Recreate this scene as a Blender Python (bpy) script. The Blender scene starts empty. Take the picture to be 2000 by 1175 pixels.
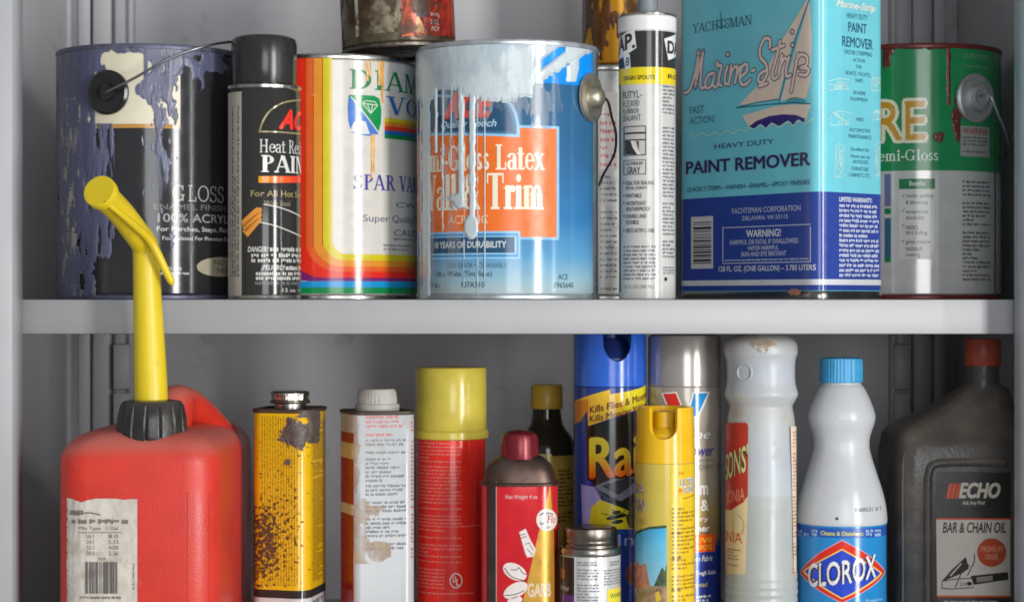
import bpy, math, random, bisect
from mathutils import Vector, Matrix, noise
from mathutils.geometry import tessellate_polygon
R_ = math.radians
random.seed(11)
scene = bpy.context.scene
col = scene.collection

# ------------------------------------------------------------------ camera
S, D = 0.0004, 1.6                       # metres per photo pixel on the shelf's front plane; camera distance
cam = bpy.data.cameras.new('camera'); camo = bpy.data.objects.new('camera', cam); col.objects.link(camo)
camo.location = (0, -D, 0); camo.rotation_euler = (R_(90), 0, 0)
cam.sensor_width = 36; cam.lens = 36 * D / (2000 * S); cam.clip_start = .05; cam.clip_end = 50
scene.camera = camo
# ------------------------------------------------------------------ light
w = bpy.data.worlds.new('World'); scene.world = w; w.use_nodes = True
w.node_tree.nodes['Background'].inputs[0].default_value = (.92, .96, 1, 1)
w.node_tree.nodes['Background'].inputs[1].default_value = .35
def area(name, loc, aim, sx, sy, power, colr=(1, 1, 1)):
    l = bpy.data.lights.new(name, 'AREA'); l.shape = 'RECTANGLE'; l.size = sx; l.size_y = sy; l.energy = power; l.color = colr
    o = bpy.data.objects.new(name, l); col.objects.link(o); o.location = loc
    d = Vector(aim) - Vector(loc); o.rotation_euler = d.to_track_quat('-Z', 'Y').to_euler(); return o
area('softbox_key', (1.62, -2.05, .06), (0, .05, 0), .36, 1.7, 62, (1, .985, .965))
area('softbox_edge', (2.2, -1.25, .05), (0, .1, 0), .05, 1.6, 7, (1, 1, 1))
area('softbox_fill', (.34, -2.7, .22), (0, .1, 0), .9, 1.2, 22, (.97, .985, 1))
vs = scene.view_settings; vs.view_transform = 'Standard'; vs.look = 'None'; vs.exposure = -.2; vs.gamma = 1
scene.render.engine = 'CYCLES'
scene.cycles.filter_width = 1.8; scene.cycles.max_bounces = 8; scene.cycles.use_denoising = True

# ------------------------------------------------------------------ materials
def lin(c):
    return tuple((v/255/12.92 if v/255 <= .04045 else ((v/255+.055)/1.055)**2.4) for v in c) + (1,)
_m = {}
def mat(c, rough=.35, metal=0, var=.08, vs=60, bump=0, bs=400, dirt=None, coat=0, grad=None, sss=0, stretch=None, spec=.5, rvar=.25, alpha=None, dust=None):
    """procedural paint / metal / plastic; dirt=(colour, scale, threshold, amount); grad=[(z, colour), ...] in object space"""
    key = repr((c, rough, metal, var, vs, bump, bs, dirt, coat, grad, sss, stretch, spec, rvar, alpha, dust))
    if key in _m: return _m[key]
    m = bpy.data.materials.new('surface'); m.use_nodes = True; _m[key] = m
    nt = m.node_tree; N = nt.nodes; L = nt.links; b = N['Principled BSDF']
    tc = N.new('ShaderNodeTexCoord'); vec = tc.outputs['Object']
    if stretch:
        mp = N.new('ShaderNodeMapping'); mp.inputs['Scale'].default_value = stretch; L.new(vec, mp.inputs[0]); vec = mp.outputs[0]
    nz = N.new('ShaderNodeTexNoise'); nz.inputs['Scale'].default_value = vs; nz.inputs['Detail'].default_value = 6
    L.new(vec, nz.inputs['Vector'])
    if grad:
        zs = [g[0] for g in grad]; z0, z1 = min(zs), max(zs)
        sx = N.new('ShaderNodeSeparateXYZ'); L.new(tc.outputs['Object'], sx.inputs[0])
        mr = N.new('ShaderNodeMapRange'); mr.inputs[1].default_value = z0; mr.inputs[2].default_value = z1
        L.new(sx.outputs[2], mr.inputs[0])
        cr = N.new('ShaderNodeValToRGB'); e = cr.color_ramp.elements
        gs = sorted(grad)
        while len(e) < len(gs): e.new(.5)
        for i, (z, cc) in enumerate(gs): e[i].position = (z-z0)/(z1-z0); e[i].color = lin(cc)
        L.new(mr.outputs[0], cr.inputs[0]); base = cr.outputs[0]
    else:
        rgb = N.new('ShaderNodeRGB'); rgb.outputs[0].default_value = lin(c); base = rgb.outputs[0]
    mm = N.new('ShaderNodeMapRange'); mm.inputs[1].default_value = .3; mm.inputs[2].default_value = .7
    mm.inputs[3].default_value = 1-var; mm.inputs[4].default_value = 1+var; L.new(nz.outputs[0], mm.inputs[0])
    mx = N.new('ShaderNodeMix'); mx.data_type = 'RGBA'; mx.blend_type = 'MULTIPLY'; mx.inputs[0].default_value = 1
    L.new(base, mx.inputs[6]); L.new(mm.outputs[0], mx.inputs[7]); base = mx.outputs[2]
    rr = N.new('ShaderNodeMapRange'); rr.inputs[1].default_value = .3; rr.inputs[2].default_value = .7
    rr.inputs[3].default_value = rough*(1-rvar); rr.inputs[4].default_value = min(1, rough*(1+rvar)); L.new(nz.outputs[0], rr.inputs[0])
    rout = rr.outputs[0]
    if dirt:
        dc, ds, dt, da = dirt
        n2 = N.new('ShaderNodeTexNoise'); n2.inputs['Scale'].default_value = ds; n2.inputs['Detail'].default_value = 8; n2.inputs['Roughness'].default_value = .65
        L.new(vec, n2.inputs['Vector'])
        r2 = N.new('ShaderNodeMapRange'); r2.inputs[1].default_value = dt; r2.inputs[2].default_value = dt+.08; r2.inputs[4].default_value = da
        L.new(n2.outputs[0], r2.inputs[0])
        m2 = N.new('ShaderNodeMix'); m2.data_type = 'RGBA'; L.new(r2.outputs[0], m2.inputs[0]); L.new(base, m2.inputs[6]); m2.inputs[7].default_value = lin(dc)
        base = m2.outputs[2]
        m3 = N.new('ShaderNodeMix'); m3.data_type = 'FLOAT'; L.new(r2.outputs[0], m3.inputs[0]); L.new(rout, m3.inputs[2]); m3.inputs[3].default_value = .75; rout = m3.outputs[0]
        if metal:
            m4 = N.new('ShaderNodeMix'); m4.data_type = 'FLOAT'; L.new(r2.outputs[0], m4.inputs[0]); m4.inputs[2].default_value = metal; m4.inputs[3].default_value = 0; L.new(m4.outputs[0], b.inputs['Metallic'])
    if dust:                                       # dust settled on faces that look up
        ge = N.new('ShaderNodeNewGeometry'); s3 = N.new('ShaderNodeSeparateXYZ'); L.new(ge.outputs['Normal'], s3.inputs[0])
        d1 = N.new('ShaderNodeMapRange'); d1.interpolation_type = 'SMOOTHSTEP'; d1.inputs[1].default_value = .12; d1.inputs[2].default_value = .9; d1.inputs[4].default_value = dust[1]; L.new(s3.outputs[2], d1.inputs[0])
        d2 = N.new('ShaderNodeMath'); d2.operation = 'MULTIPLY'; L.new(d1.outputs[0], d2.inputs[0])
        d4 = N.new('ShaderNodeMapRange'); d4.inputs[1].default_value = .3; d4.inputs[2].default_value = .6; d4.inputs[3].default_value = .55; L.new(nz.outputs[0], d4.inputs[0]); L.new(d4.outputs[0], d2.inputs[1])
        d3 = N.new('ShaderNodeMix'); d3.data_type = 'RGBA'; L.new(d2.outputs[0], d3.inputs[0]); L.new(base, d3.inputs[6]); d3.inputs[7].default_value = lin(dust[0]); base = d3.outputs[2]
    if alpha:                                      # thin, broken film: (scale, threshold, softness, most)
        n5 = N.new('ShaderNodeTexNoise'); n5.inputs['Scale'].default_value = alpha[0]; n5.inputs['Detail'].default_value = 7; n5.inputs['Roughness'].default_value = .6; L.new(vec, n5.inputs['Vector'])
        r5 = N.new('ShaderNodeMapRange'); r5.inputs[1].default_value = alpha[1]; r5.inputs[2].default_value = alpha[1]+alpha[2]; r5.inputs[4].default_value = alpha[3]; L.new(n5.outputs[0], r5.inputs[0]); L.new(r5.outputs[0], b.inputs['Alpha'])
    L.new(base, b.inputs['Base Color']); L.new(rout, b.inputs['Roughness'])
    if not (dirt and metal): b.inputs['Metallic'].default_value = metal
    b.inputs['Coat Weight'].default_value = coat; b.inputs['Coat Roughness'].default_value = .12
    b.inputs['Specular IOR Level'].default_value = spec
    if sss:
        b.inputs['Subsurface Weight'].default_value = sss; b.inputs['Subsurface Radius'].default_value = (.01, .01, .01)
        b.inputs['Subsurface Scale'].default_value = 1
    if bump:
        n3 = N.new('ShaderNodeTexNoise'); n3.inputs['Scale'].default_value = bs; n3.inputs['Detail'].default_value = 3; L.new(vec, n3.inputs['Vector'])
        bp = N.new('ShaderNodeBump'); bp.inputs['Strength'].default_value = bump; bp.inputs['Distance'].default_value = .001
        L.new(n3.outputs[0], bp.inputs['Height']); L.new(bp.outputs[0], b.inputs['Normal'])
    return m
GL = .15                                          # gloss of printed tin
def ink(r, g, b, rough=GL): return mat((r, g, b), rough=rough, var=.05, vs=90)
STEEL = mat((176, 174, 170), rough=.28, metal=1, var=.12, vs=120)
DULL = mat((120, 112, 104), rough=.42, metal=1, var=.2, vs=90, dirt=((74, 58, 46), 70, .56, .8))
BLACKM = mat((40, 38, 38), rough=.4, var=.2)

# ------------------------------------------------------------------ objects
def tag(o, label, cat, group=None):
    o['label'] = label; o['category'] = cat
    if group: o['group'] = group
    return o
def thing(name, label, cat, loc, group=None):
    o = bpy.data.objects.new(name, None); col.objects.link(o); o.location = loc; o.empty_display_size = .02
    return tag(o, label, cat, group)
def mesh(name, verts, faces, mats, parent=None, mi=None, smooth=True, ang=38, normals=None):
    me = bpy.data.meshes.new(name); me.from_pydata([tuple(v) for v in verts], [], faces)
    for m in (mats if isinstance(mats, (list, tuple)) else [mats]): me.materials.append(m)
    if mi: me.polygons.foreach_set('material_index', mi)
    me.polygons.foreach_set('use_smooth', [smooth]*len(me.polygons))
    if normals: me.normals_split_custom_set_from_vertices([tuple(n) for n in normals])
    elif smooth: me.set_sharp_from_angle(angle=R_(ang))
    me.update()
    o = bpy.data.objects.new(name, me); col.objects.link(o)
    if parent: o.parent = parent
    return o
def lathe(name, prof, m, parent, seg=96, c=(0, 0), ribs=None, ang=38, cap0=False, cap1=False):
    """prof: (r, z) from bottom to top; ribs=(n, depth, z0, z1)"""
    vs_, fs = [], []
    for r, z in prof:
        for i in range(seg):
            a = 2*math.pi*i/seg; rr = r
            if ribs and ribs[2] <= z <= ribs[3]: rr = r - ribs[1]*((.5-.5*math.cos(ribs[0]*a)) if len(ribs) < 5 else max(0, math.cos(ribs[0]*a))**10)
            vs_.append((c[0]+rr*math.sin(a), c[1]-rr*math.cos(a), z))
    for k in range(len(prof)-1):
        for i in range(seg):
            j = (i+1) % seg
            fs.append((k*seg+i, k*seg+j, (k+1)*seg+j, (k+1)*seg+i))
    if cap0: fs.append(tuple(range(seg-1, -1, -1)))
    if cap1: fs.append(tuple(range((len(prof)-1)*seg, len(prof)*seg)))
    return mesh(name, vs_, fs, m, parent, ang=ang)
def loft(name, rings, m, parent, ang=38, cap0=True, cap1=True):
    """rings: list of equal-length lists of (x, y, z), bottom to top, each CCW"""
    n = len(rings[0]); vs_ = [p for r in rings for p in r]; fs = []
    for k in range(len(rings)-1):
        for i in range(n):
            j = (i+1) % n; fs.append((k*n+i, k*n+j, (k+1)*n+j, (k+1)*n+i))
    if cap0: fs.append(tuple(range(n-1, -1, -1)))
    if cap1: fs.append(tuple(range((len(rings)-1)*n, len(rings)*n)))
    return mesh(name, vs_, fs, m, parent, ang=ang)
def box(name, x0, x1, y0, y1, z0, z1, m, parent=None, bev=0):
    if bev:
        b = min(bev, (x1-x0)/2.01, (y1-y0)/2.01, (z1-z0)/2.01)
        rings = []
        for z, i in ((z0, b), (z0+b*.3, b*.3), (z0+b, 0), (z1-b, 0), (z1-b*.3, b*.3), (z1, b)):
            k = b*.7+i*.5
            rings.append([(x0+i+k, y0+i, z), (x1-i-k, y0+i, z), (x1-i, y0+i+k, z), (x1-i, y1-i-k, z), (x1-i-k, y1-i, z), (x0+i+k, y1-i, z), (x0+i, y1-i-k, z), (x0+i, y0+i+k, z)])
        return loft(name, rings, m, parent, ang=60)
    v = [(x, y, z) for z in (z0, z1) for x, y in ((x0, y0), (x1, y0), (x1, y1), (x0, y1))]
    return mesh(name, v, [(3, 2, 1, 0), (4, 5, 6, 7), (0, 1, 5, 4), (1, 2, 6, 5), (2, 3, 7, 6), (3, 0, 4, 7)], m, parent, smooth=False)
def cr(pts, n=6):
    """Catmull-Rom through tuples of any length"""
    P_ = [pts[0]] + list(pts) + [pts[-1]]; out = []
    for i in range(1, len(P_)-2):
        for k in range(n):
            t = k/n; p0, p1, p2, p3 = P_[i-1:i+3]
            out.append(tuple(.5*((2*b)+(-a+c)*t+(2*a-5*b+4*c-d)*t*t+(-a+3*b-3*c+d)*t**3) for a, b, c, d in zip(p0, p1, p2, p3)))
    out.append(tuple(pts[-1])); return out
def tube(name, pts, rad, m, parent, seg=14, flat=1, ang=50):
    """pts: Vectors; rad: one number or one per point; flat squeezes one axis"""
    if not isinstance(rad, (list, tuple)): rad = [rad]*len(pts)
    pts = [Vector(p) for p in pts]; rings = []; up = None
    for i, p in enumerate(pts):
        t = (pts[min(i+1, len(pts)-1)]-pts[max(i-1, 0)]).normalized()
        if up is None: up = Vector((0, 1, 0)) if abs(t.y) < .9 else Vector((0, 0, 1))
        s_ = t.cross(up).normalized(); up = s_.cross(t).normalized()
        rings.append([tuple(p + (s_*math.cos(2*math.pi*k/seg) - up*flat*math.sin(2*math.pi*k/seg))*rad[i]) for k in range(seg)])
    rings = [list(reversed(r)) for r in rings]
    return loft(name, rings, m, parent, ang=ang)
def W(px, py, Y):
    k = (D+Y)/D*S; return Vector(((px-1000)*k, Y, (587.5-py)*k))
def wx(px, Y): return (px-1000)*S*(D+Y)/D
def wz(py, Y): return (587.5-py)*S*(D+Y)/D

# ------------------------------------------------------------------ wrap-around label surfaces
class Surf:
    """vertical wall with an XY outline (local to root); s = arc length, increasing to the right seen from the front"""
    def __init__(s, root, pts):
        s.root = root; s.o = root.location.copy(); s.p = [Vector(p) for p in pts]; n = len(s.p); s.n = n
        s.S = [0]
        for i in range(n): s.S.append(s.S[-1]+(s.p[(i+1) % n]-s.p[i]).length)
        s.L = s.S[-1]; en = []
        for i in range(n):
            t = s.p[(i+1) % n]-s.p[i]; en.append(Vector((t.y, -t.x)).normalized())
        s.en = en; s.vn = [(en[i-1]+en[i]).normalized() for i in range(n)]; s.cache = {}
    def at(s, u, h, z):
        u %= s.L; i = min(bisect.bisect_right(s.S, u)-1, s.n-1); j = (i+1) % s.n
        f = (u-s.S[i])/(s.S[i+1]-s.S[i]); p = s.p[i].lerp(s.p[j], f); n = s.vn[i].lerp(s.vn[j], f).normalized()
        p = p+n*h; return (p.x, p.y, z), (n.x, n.y, 0)
    def col(s, px):
        k = round(px*4)
        if k in s.cache: return s.cache[k]
        ox, oy = -s.o.x, -D-s.o.y; dx, dy = (px-1000)*S, D; best = None
        for i in range(s.n):
            nn = s.en[i]
            if dx*nn.x+dy*nn.y >= 0: continue
            a = s.p[i]; b = s.p[(i+1) % s.n]; ex, ey = b.x-a.x, b.y-a.y
            den = dx*ey-dy*ex
            if abs(den) < 1e-12: continue
            t = ((a.x-ox)*ey-(a.y-oy)*ex)/den; q = ((a.x-ox)*dy-(a.y-oy)*dx)/den
            if -1e-6 <= q <= 1+1e-6 and t > 0 and (best is None or t < best[1]): best = (s.S[i]+q*(s.S[i+1]-s.S[i]), t)
        if best is None:
            cx = 1000+s.o.x/S*D/(D+s.o.y); best = s.col(px+(1.5 if cx > px else -1.5))
        s.cache[k] = best; return best
    def inv(s, px, py):
        u, t = s.col(px); return u, t*(587.5-py)*S - s.o.z
def circ(r, n=128):   # outline from the back, CCW
    return [(r*math.sin(a), -r*math.cos(a)) for a in (2*math.pi*i/n-math.pi for i in range(n))]
def rrect(c, rad, k=8):
    """rounded outline of corner points (CCW, first = back), as XY list"""
    out = []; n = len(c)
    for i in range(n):
        p = Vector(c[i]); a = (Vector(c[i-1])-p); b = (Vector(c[(i+1) % n])-p); la, lb = a.length, b.length; a.normalize(); b.normalize()
        th = a.angle(b); d = min(rad/math.tan(th/2), la*.49, lb*.49); rr = d*math.tan(th/2)
        cen = p+(a+b).normalized()*(rr/math.sin(th/2)); s0 = p+a*d-cen; s1 = p+b*d-cen
        a0 = math.atan2(s0.y, s0.x); a1 = math.atan2(s1.y, s1.x)
        while a1 < a0: a1 += 2*math.pi
        for q in range(k+1):
            t = a0+(a1-a0)*q/k; out.append((cen.x+rr*math.cos(t), cen.y+rr*math.sin(t)))
    # split long straight runs
    res = []
    for i, p in enumerate(out):
        q = out[(i+1) % len(out)]; res.append(p); l = math.dist(p, q); m_ = int(l/.006)
        for j in range(1, m_+1): res.append((p[0]+(q[0]-p[0])*j/(m_+1), p[1]+(q[1]-p[1])*j/(m_+1)))
    return res
def scale_loop(pts, d):
    """offset an outline inwards by d"""
    v = [Vector(p) for p in pts]; n = len(v); out = []
    for i in range(n):
        e0 = (v[i]-v[i-1]).normalized(); e1 = (v[(i+1) % n]-v[i]).normalized()
        nn = (Vector((e0.y, -e0.x))+Vector((e1.y, -e1.x))).normalized(); out.append(tuple(v[i]-nn*d))
    return out

# ------------------------------------------------------------------ lettering
_t = {}
def sans(body, bold=0, shear=0):
    key = (body, bold, shear)
    if key in _t: return _t[key]
    c = bpy.data.curves.new('lettering', 'FONT'); c.body = body; c.resolution_u = 3; c.shear = shear
    o = bpy.data.objects.new('lettering', c); me = bpy.data.meshes.new_from_object(o); me.calc_loop_triangles()
    v = [(p.co.x, p.co.y) for p in me.vertices]; f = [tuple(t.vertices) for t in me.loop_triangles]
    bpy.data.objects.remove(o); bpy.data.meshes.remove(me); bpy.data.curves.remove(c)
    sh = [(0, 0)] if bold < .003 else [(-bold, 0), (bold, 0), (0, bold*.7), (0, -bold*.7)]
    if bold > .03: sh += [(-bold*.7, bold*.6), (bold*.7, bold*.6), (-bold*.7, -bold*.6), (bold*.7, -bold*.6)]
    _t[key] = [([(v[i][0]+dx, v[i][1]+dy) for i in tri], k) for k, (dx, dy) in enumerate(sh) for tri in f]; return _t[key]
def serif(body, T=.2, sp=.05):
    t = .065; out = []; x0 = 0; k = [0]
    def q(*p): out.append(([(x+x0, y) for x, y in p], k[0] % 12)); k[0] += 1
    def bar(a, b, c, d): q((a, b), (c, b), (c, d), (a, d))
    def st(x, y0, y1, lo=1, hi=1, w=T):
        bar(x-w/2, y0, x+w/2, y1)
        if lo: bar(x-w/2-.08, y0, x+w/2+.08, y0+t)
        if hi == 1: bar(x-w/2-.08, y1-t, x+w/2+.08, y1)
        if hi == 2: q((x-w/2-.1, y1-.08), (x, y1-.1), (x, y1))
    def dia(a, b, c, d, w_): q((a-w_/2, b), (a+w_/2, b), (c+w_/2, d), (c-w_/2, d)) if b < d else q((c-w_/2, d), (c+w_/2, d), (a+w_/2, b), (a-w_/2, b))
    def arc(cx, cy, rx, ry, a0, a1, w_=T, u=None):
        n = 14
        def pt(a, o):
            th = (u if u else t+(w_-t)*math.cos(a)**2)*o; return (cx+(rx-th)*math.cos(a), cy+(ry-th)*math.sin(a))
        for i in range(n):
            b0 = R_(a0+(a1-a0)*i/n); b1 = R_(a0+(a1-a0)*(i+1)/n); out.append(([(p[0]+x0, p[1]) for p in (pt(b0, 0), pt(b1, 0), pt(b1, 1), pt(b0, 1))], k[0] % 12))
        k[0] += 1
    def S_(f=1):
        arc(.3*f, .74*f, .24*f, .26*f, 20, 270, u=T*.62); arc(.3*f, .26*f, .27*f, .26*f, -160, 90, u=T*.62)
    for ch in body:
        a = .3
        if ch == 'A': dia(.08, 0, .38, 1, t*1.3); dia(.4, 1, .74, 0, T); bar(.2, .3, .6, .3+t); bar(-.04, 0, .2, t); bar(.56, 0, .9, t); a = .84
        elif ch == 'C': arc(.42, .5, .4, .5, 42, 318); bar(.68, .66, .74, .98); a = .8
        elif ch == 'D': st(.22, 0, 1); arc(.34, .5, .44, .5, -90, 90); bar(.2, 0, .36, t); bar(.2, 1-t, .36, 1); a = .84
        elif ch == 'E': st(.22, 0, 1); bar(.2, 0, .62, t); bar(.2, 1-t, .62, 1); bar(.2, .48, .5, .48+t); bar(.58, 0, .64, .26); bar(.58, .76, .64, 1); a = .7
        elif ch == 'G': arc(.42, .5, .4, .5, 42, 330); bar(.68, .66, .74, .98); st(.7, .03, .42, 0, 1); a = .92
        elif ch == 'H': st(.22, 0, 1); st(.72, 0, 1); bar(.22, .48, .72, .48+t); a = .94
        elif ch == 'I': st(.2, 0, 1); a = .4
        elif ch == 'L': st(.22, 0, 1); bar(.2, 0, .62, t); bar(.57, 0, .64, .3); a = .68
        elif ch == 'M': st(.14, 0, 1, 1, 1, t*1.3); dia(.2, 1, .5, 0, T); dia(.5, 0, .82, 1, t*1.2); st(.88, 0, 1); a = 1.08
        elif ch == 'N': st(.14, 0, 1, 1, 1, t*1.3); dia(.2, 1, .7, 0, T); st(.74, 0, 1, 0, 1, t*1.3); a = .9
        elif ch == 'O': arc(.43, .5, .42, .5, 0, 360); a = .86
        elif ch == 'P': st(.22, 0, 1); arc(.32, .74, .34, .26, -90, 90); bar(.2, 1-t, .34, 1); bar(.2, .48, .34, .48+t); a = .7
        elif ch == 'R': st(.22, 0, 1); arc(.32, .75, .34, .25, -90, 90); bar(.2, 1-t, .34, 1); bar(.2, .5, .4, .5+t); dia(.42, .52, .72, 0, T); bar(.62, 0, .88, t); a = .84
        elif ch == 'S': S_(); bar(.49, .72, .54, .96); bar(.03, .04, .08, .28); a = .62
        elif ch == 'T': st(.4, 0, 1); bar(.02, 1-t, .78, 1); bar(.02, .72, .08, 1); bar(.72, .72, .78, 1); a = .8
        elif ch == 'V': dia(.16, 1, .44, 0, T); dia(.44, 0, .72, 1, t*1.2); bar(0, 1-t, .34, 1); bar(.6, 1-t, .84, 1); a = .84
        elif ch == 'W': dia(.14, 1, .38, 0, T); dia(.38, 0, .6, 1, t*1.2); dia(.58, 1, .82, 0, T); dia(.82, 0, 1.06, 1, t*1.2); bar(0, 1-t, .3, 1); bar(.94, 1-t, 1.18, 1); a = 1.16
        elif ch == 'Y': dia(.12, 1, .42, .45, T); dia(.42, .45, .72, 1, t*1.2); st(.42, 0, .48, 1, 0); bar(-.02, 1-t, .3, 1); bar(.6, 1-t, .84, 1); a = .82
        elif ch == '&': arc(.34, .77, .19, .23, 0, 360, T*.8); arc(.32, .28, .3, .28, 50, 330); dia(.26, .66, .76, 0, T); dia(.5, .1, .76, .5, t*1.2); a = .86
        elif ch == 'a': st(.44, 0, .5, 0, 0); arc(.28, .46, .26, .2, 0, 165, T*.9); arc(.26, .19, .24, .2, 0, 360, T*.9); bar(.44, 0, .6, t); a = .58
        elif ch == 'e': arc(.3, .33, .29, .34, 0, 320); bar(.08, .33, .56, .33+t); a = .58
        elif ch == 'h': st(.18, 0, 1, 1, 2); arc(.36, .4, .24, .27, 0, 150); st(.52, 0, .42, 1, 0); a = .7
        elif ch == 'i': st(.18, 0, .66, 1, 2); arc(.18, .86, .11, .11, 0, 360, u=.108); a = .36
        elif ch == 'l': st(.18, 0, 1, 1, 2); a = .36
        elif ch == 'm': st(.18, 0, .66, 1, 2); arc(.34, .4, .22, .27, 0, 150); st(.48, 0, .42, 1, 0); arc(.66, .4, .22, .27, 0, 150); st(.8, 0, .42, 1, 0); a = .98
        elif ch == 'n': st(.18, 0, .66, 1, 2); arc(.36, .4, .24, .27, 0, 150); st(.52, 0, .42, 1, 0); a = .7
        elif ch == 'o': arc(.3, .33, .29, .34, 0, 360); a = .6
        elif ch == 'r': st(.18, 0, .66, 1, 2); arc(.36, .46, .18, .2, 60, 160); arc(.42, .56, .09, .09, 0, 360, u=.085); a = .48
        elif ch == 's': S_(.67); a = .42
        elif ch == 't': st(.2, 0, .88, 0, 0); bar(.02, .6, .42, .66); arc(.32, .15, .2, .15, 190, 330, T*.7); a = .44
        elif ch == 'x': dia(.1, .66, .5, 0, T); dia(.1, 0, .48, .66, t*1.2); bar(-.02, 0, .2, t); bar(.38, 0, .64, t); bar(-.02, .66-t, .26, .66); bar(.38, .66-t, .6, .66); a = .6
        elif ch == '-': bar(.02, .27, .3, .4); a = .32
        x0 += a+sp
    return out

class Art:
    """flat print wrapped onto a Surf, drawn at photo pixels; one mesh per part name"""
    def __init__(s, surf): s.f = surf; s.g = {}
    def add(s, part, polys, m, layer=1):
        g = s.g.setdefault(part, []); 
        for p, k in polys: g.append((p, m, .00012+layer*.00004+k*.000008))
    def inv(s, *a): return s.f.inv(*a)
    def rect(s, part, x0, y0, x1, y1, m, layer=1):
        u0 = s.f.col(x0)[0]; u1 = s.f.col(x1)[0]; xm = (x0+x1)/2; za = s.inv(xm, y0)[1]; zb = s.inv(xm, y1)[1]
        s.add(part, [([(u0, zb), (u1, zb), (u1, za), (u0, za)], 0)], m, layer)
    def band(s, part, y0, y1, m, layer=1, xm=None, u0=0, u1=None):
        """all the way round"""
        xm = xm if xm is not None else 1000+s.f.o.x/S*D/(D+s.f.o.y)
        za = s.inv(xm, y0)[1]; zb = s.inv(xm, y1)[1]; u1 = s.f.L if u1 is None else u1
        s.add(part, [([(u0, zb), (u1, zb), (u1, za), (u0, za)], 0)], m, layer)
    def poly(s, part, pts, m, layer=1, raw=False):
        q = pts if raw else [s.inv(*p) for p in pts]
        v3 = [Vector((a, b, 0)) for a, b in q]
        s.add(part, [([q[i] for i in t], 0) for t in tessellate_polygon([v3])], m, layer)
    def ell(s, part, cx, cy, rx, ry, m, layer=1, rot=0, n=28):
        r = R_(rot); s.poly(part, [(cx+rx*math.cos(a)*math.cos(r)-ry*math.sin(a)*math.sin(r), cy+rx*math.cos(a)*math.sin(r)+ry*math.sin(a)*math.cos(r)) for a in (2*math.pi*i/n for i in range(n))], m, layer)
    def line(s, part, pts, wpx, m, layer=1, smooth=0, cap=True):
        """stroke of width wpx (photo pixels)"""
        if smooth: pts = cr(pts, smooth)
        q = [Vector(s.inv(*p)) for p in pts]; hw = wpx*S*.52; L_, R2 = [], []
        for i, p in enumerate(q):
            t = (q[min(i+1, len(q)-1)]-q[max(i-1, 0)]).normalized(); n = Vector((-t.y, t.x)); L_.append(p+n*hw); R2.append(p-n*hw)
        out = [([tuple(R2[i]), tuple(R2[i+1]), tuple(L_[i+1]), tuple(L_[i])], i % 3) for i in range(len(q)-1)]
        if cap:
            for p in (q[0], q[-1]): out.append(([(p.x+hw*math.cos(a), p.y+hw*math.sin(a)) for a in (math.pi*i/5 for i in range(10))], 3))
        s.add(part, out, m, layer)
    def frame(s, part, x0, y0, x1, y1, wpx, m, layer=1):
        for a, b, c, d in ((x0, y0, x1, y0+wpx), (x0, y1-wpx, x1, y1), (x0, y0+wpx, x0+wpx, y1-wpx), (x1-wpx, y0+wpx, x1, y1-wpx)): s.rect(part, a, b, c, d, m, layer)
    def text(s, part, body, x0, y0, x1, y1, m, layer=3, font='sans', bold=0, shear=0, T=.2, pre=None, suf=None, dy=0, sp=.05):
        """box = the bounding box of body (or of its visible prefix / suffix) in photo pixels; dy = rise of the right end"""
        f = (lambda b: serif(b, T, sp)) if font == 'serif' else (lambda b: sans(b, bold, shear))
        P_ = f(body)
        def bb(pp):
            xs = [x for p, _ in pp for x, y in p]; ys = [y for p, _ in pp for x, y in p]; return min(xs), max(xs), min(ys), max(ys)
        a0, a1, b0, b1 = bb(P_); ref0, ref1 = a0, a1
        if pre: ref1 = bb(f(pre))[1]
        if suf: q = bb(f(suf)); ref0 = a1-(q[1]-q[0])
        u0 = s.f.col(x0)[0]; u1 = s.f.col(x1)[0]; xm = (x0+x1)/2; zt = s.inv(xm, y0)[1]; zb = s.inv(xm, y1)[1]
        dz = dy*S
        def mp(p):
            fx = (p[0]-ref0)/(ref1-ref0); return (u0+(u1-u0)*fx, zb+(zt-zb)*(p[1]-b0)/(b1-b0)+dz*(fx-.5))
        s.add(part, [([mp(p) for p in pp], k) for pp, k in P_], m, layer)
    def micro(s, part, x0, y0, x1, y1, rows, m, layer=3, fill=.9, h=.5, seed=0, ragged=.25, vertical=False):
        """lines of print too small to read"""
        rnd = random.Random(seed+int(x0*7+y0)); u0 = s.f.col(x0)[0]; u1 = s.f.col(x1)[0]; xm = (x0+x1)/2
        za = s.inv(xm, y0)[1]; zb = s.inv(xm, y1)[1]; out = []
        A, B = (za-zb, u1-u0) if not vertical else (u1-u0, za-zb)
        pitch = A/rows; gh = pitch*h
        for r in range(rows):
            x = 0; end = B*(1 if rnd.random() > ragged else rnd.uniform(.35, .9)); c = pitch*(r+.5)
            if rnd.random() > fill: continue
            while x < end-gh:
                for _ in range(rnd.randint(2, 7)):
                    ww = gh*rnd.uniform(.35, .75); y_ = gh*rnd.choice((.5, .5, .5, .72)); 
                    if x+ww > end: break
                    lo = gh*.5*rnd.choice((1, 1, 1, .2)) 
                    if vertical: out.append(([(u0+c-lo, zb+x), (u0+c+y_, zb+x), (u0+c+y_, zb+x+ww), (u0+c-lo, zb+x+ww)], 0))
                    else: out.append(([(u0+x, za-c-lo), (u0+x+ww, za-c-lo), (u0+x+ww, za-c+y_), (u0+x, za-c+y_)], 0))
                    x += ww+gh*.22
                x += gh*.6
        s.add(part, out, m, layer)
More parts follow.
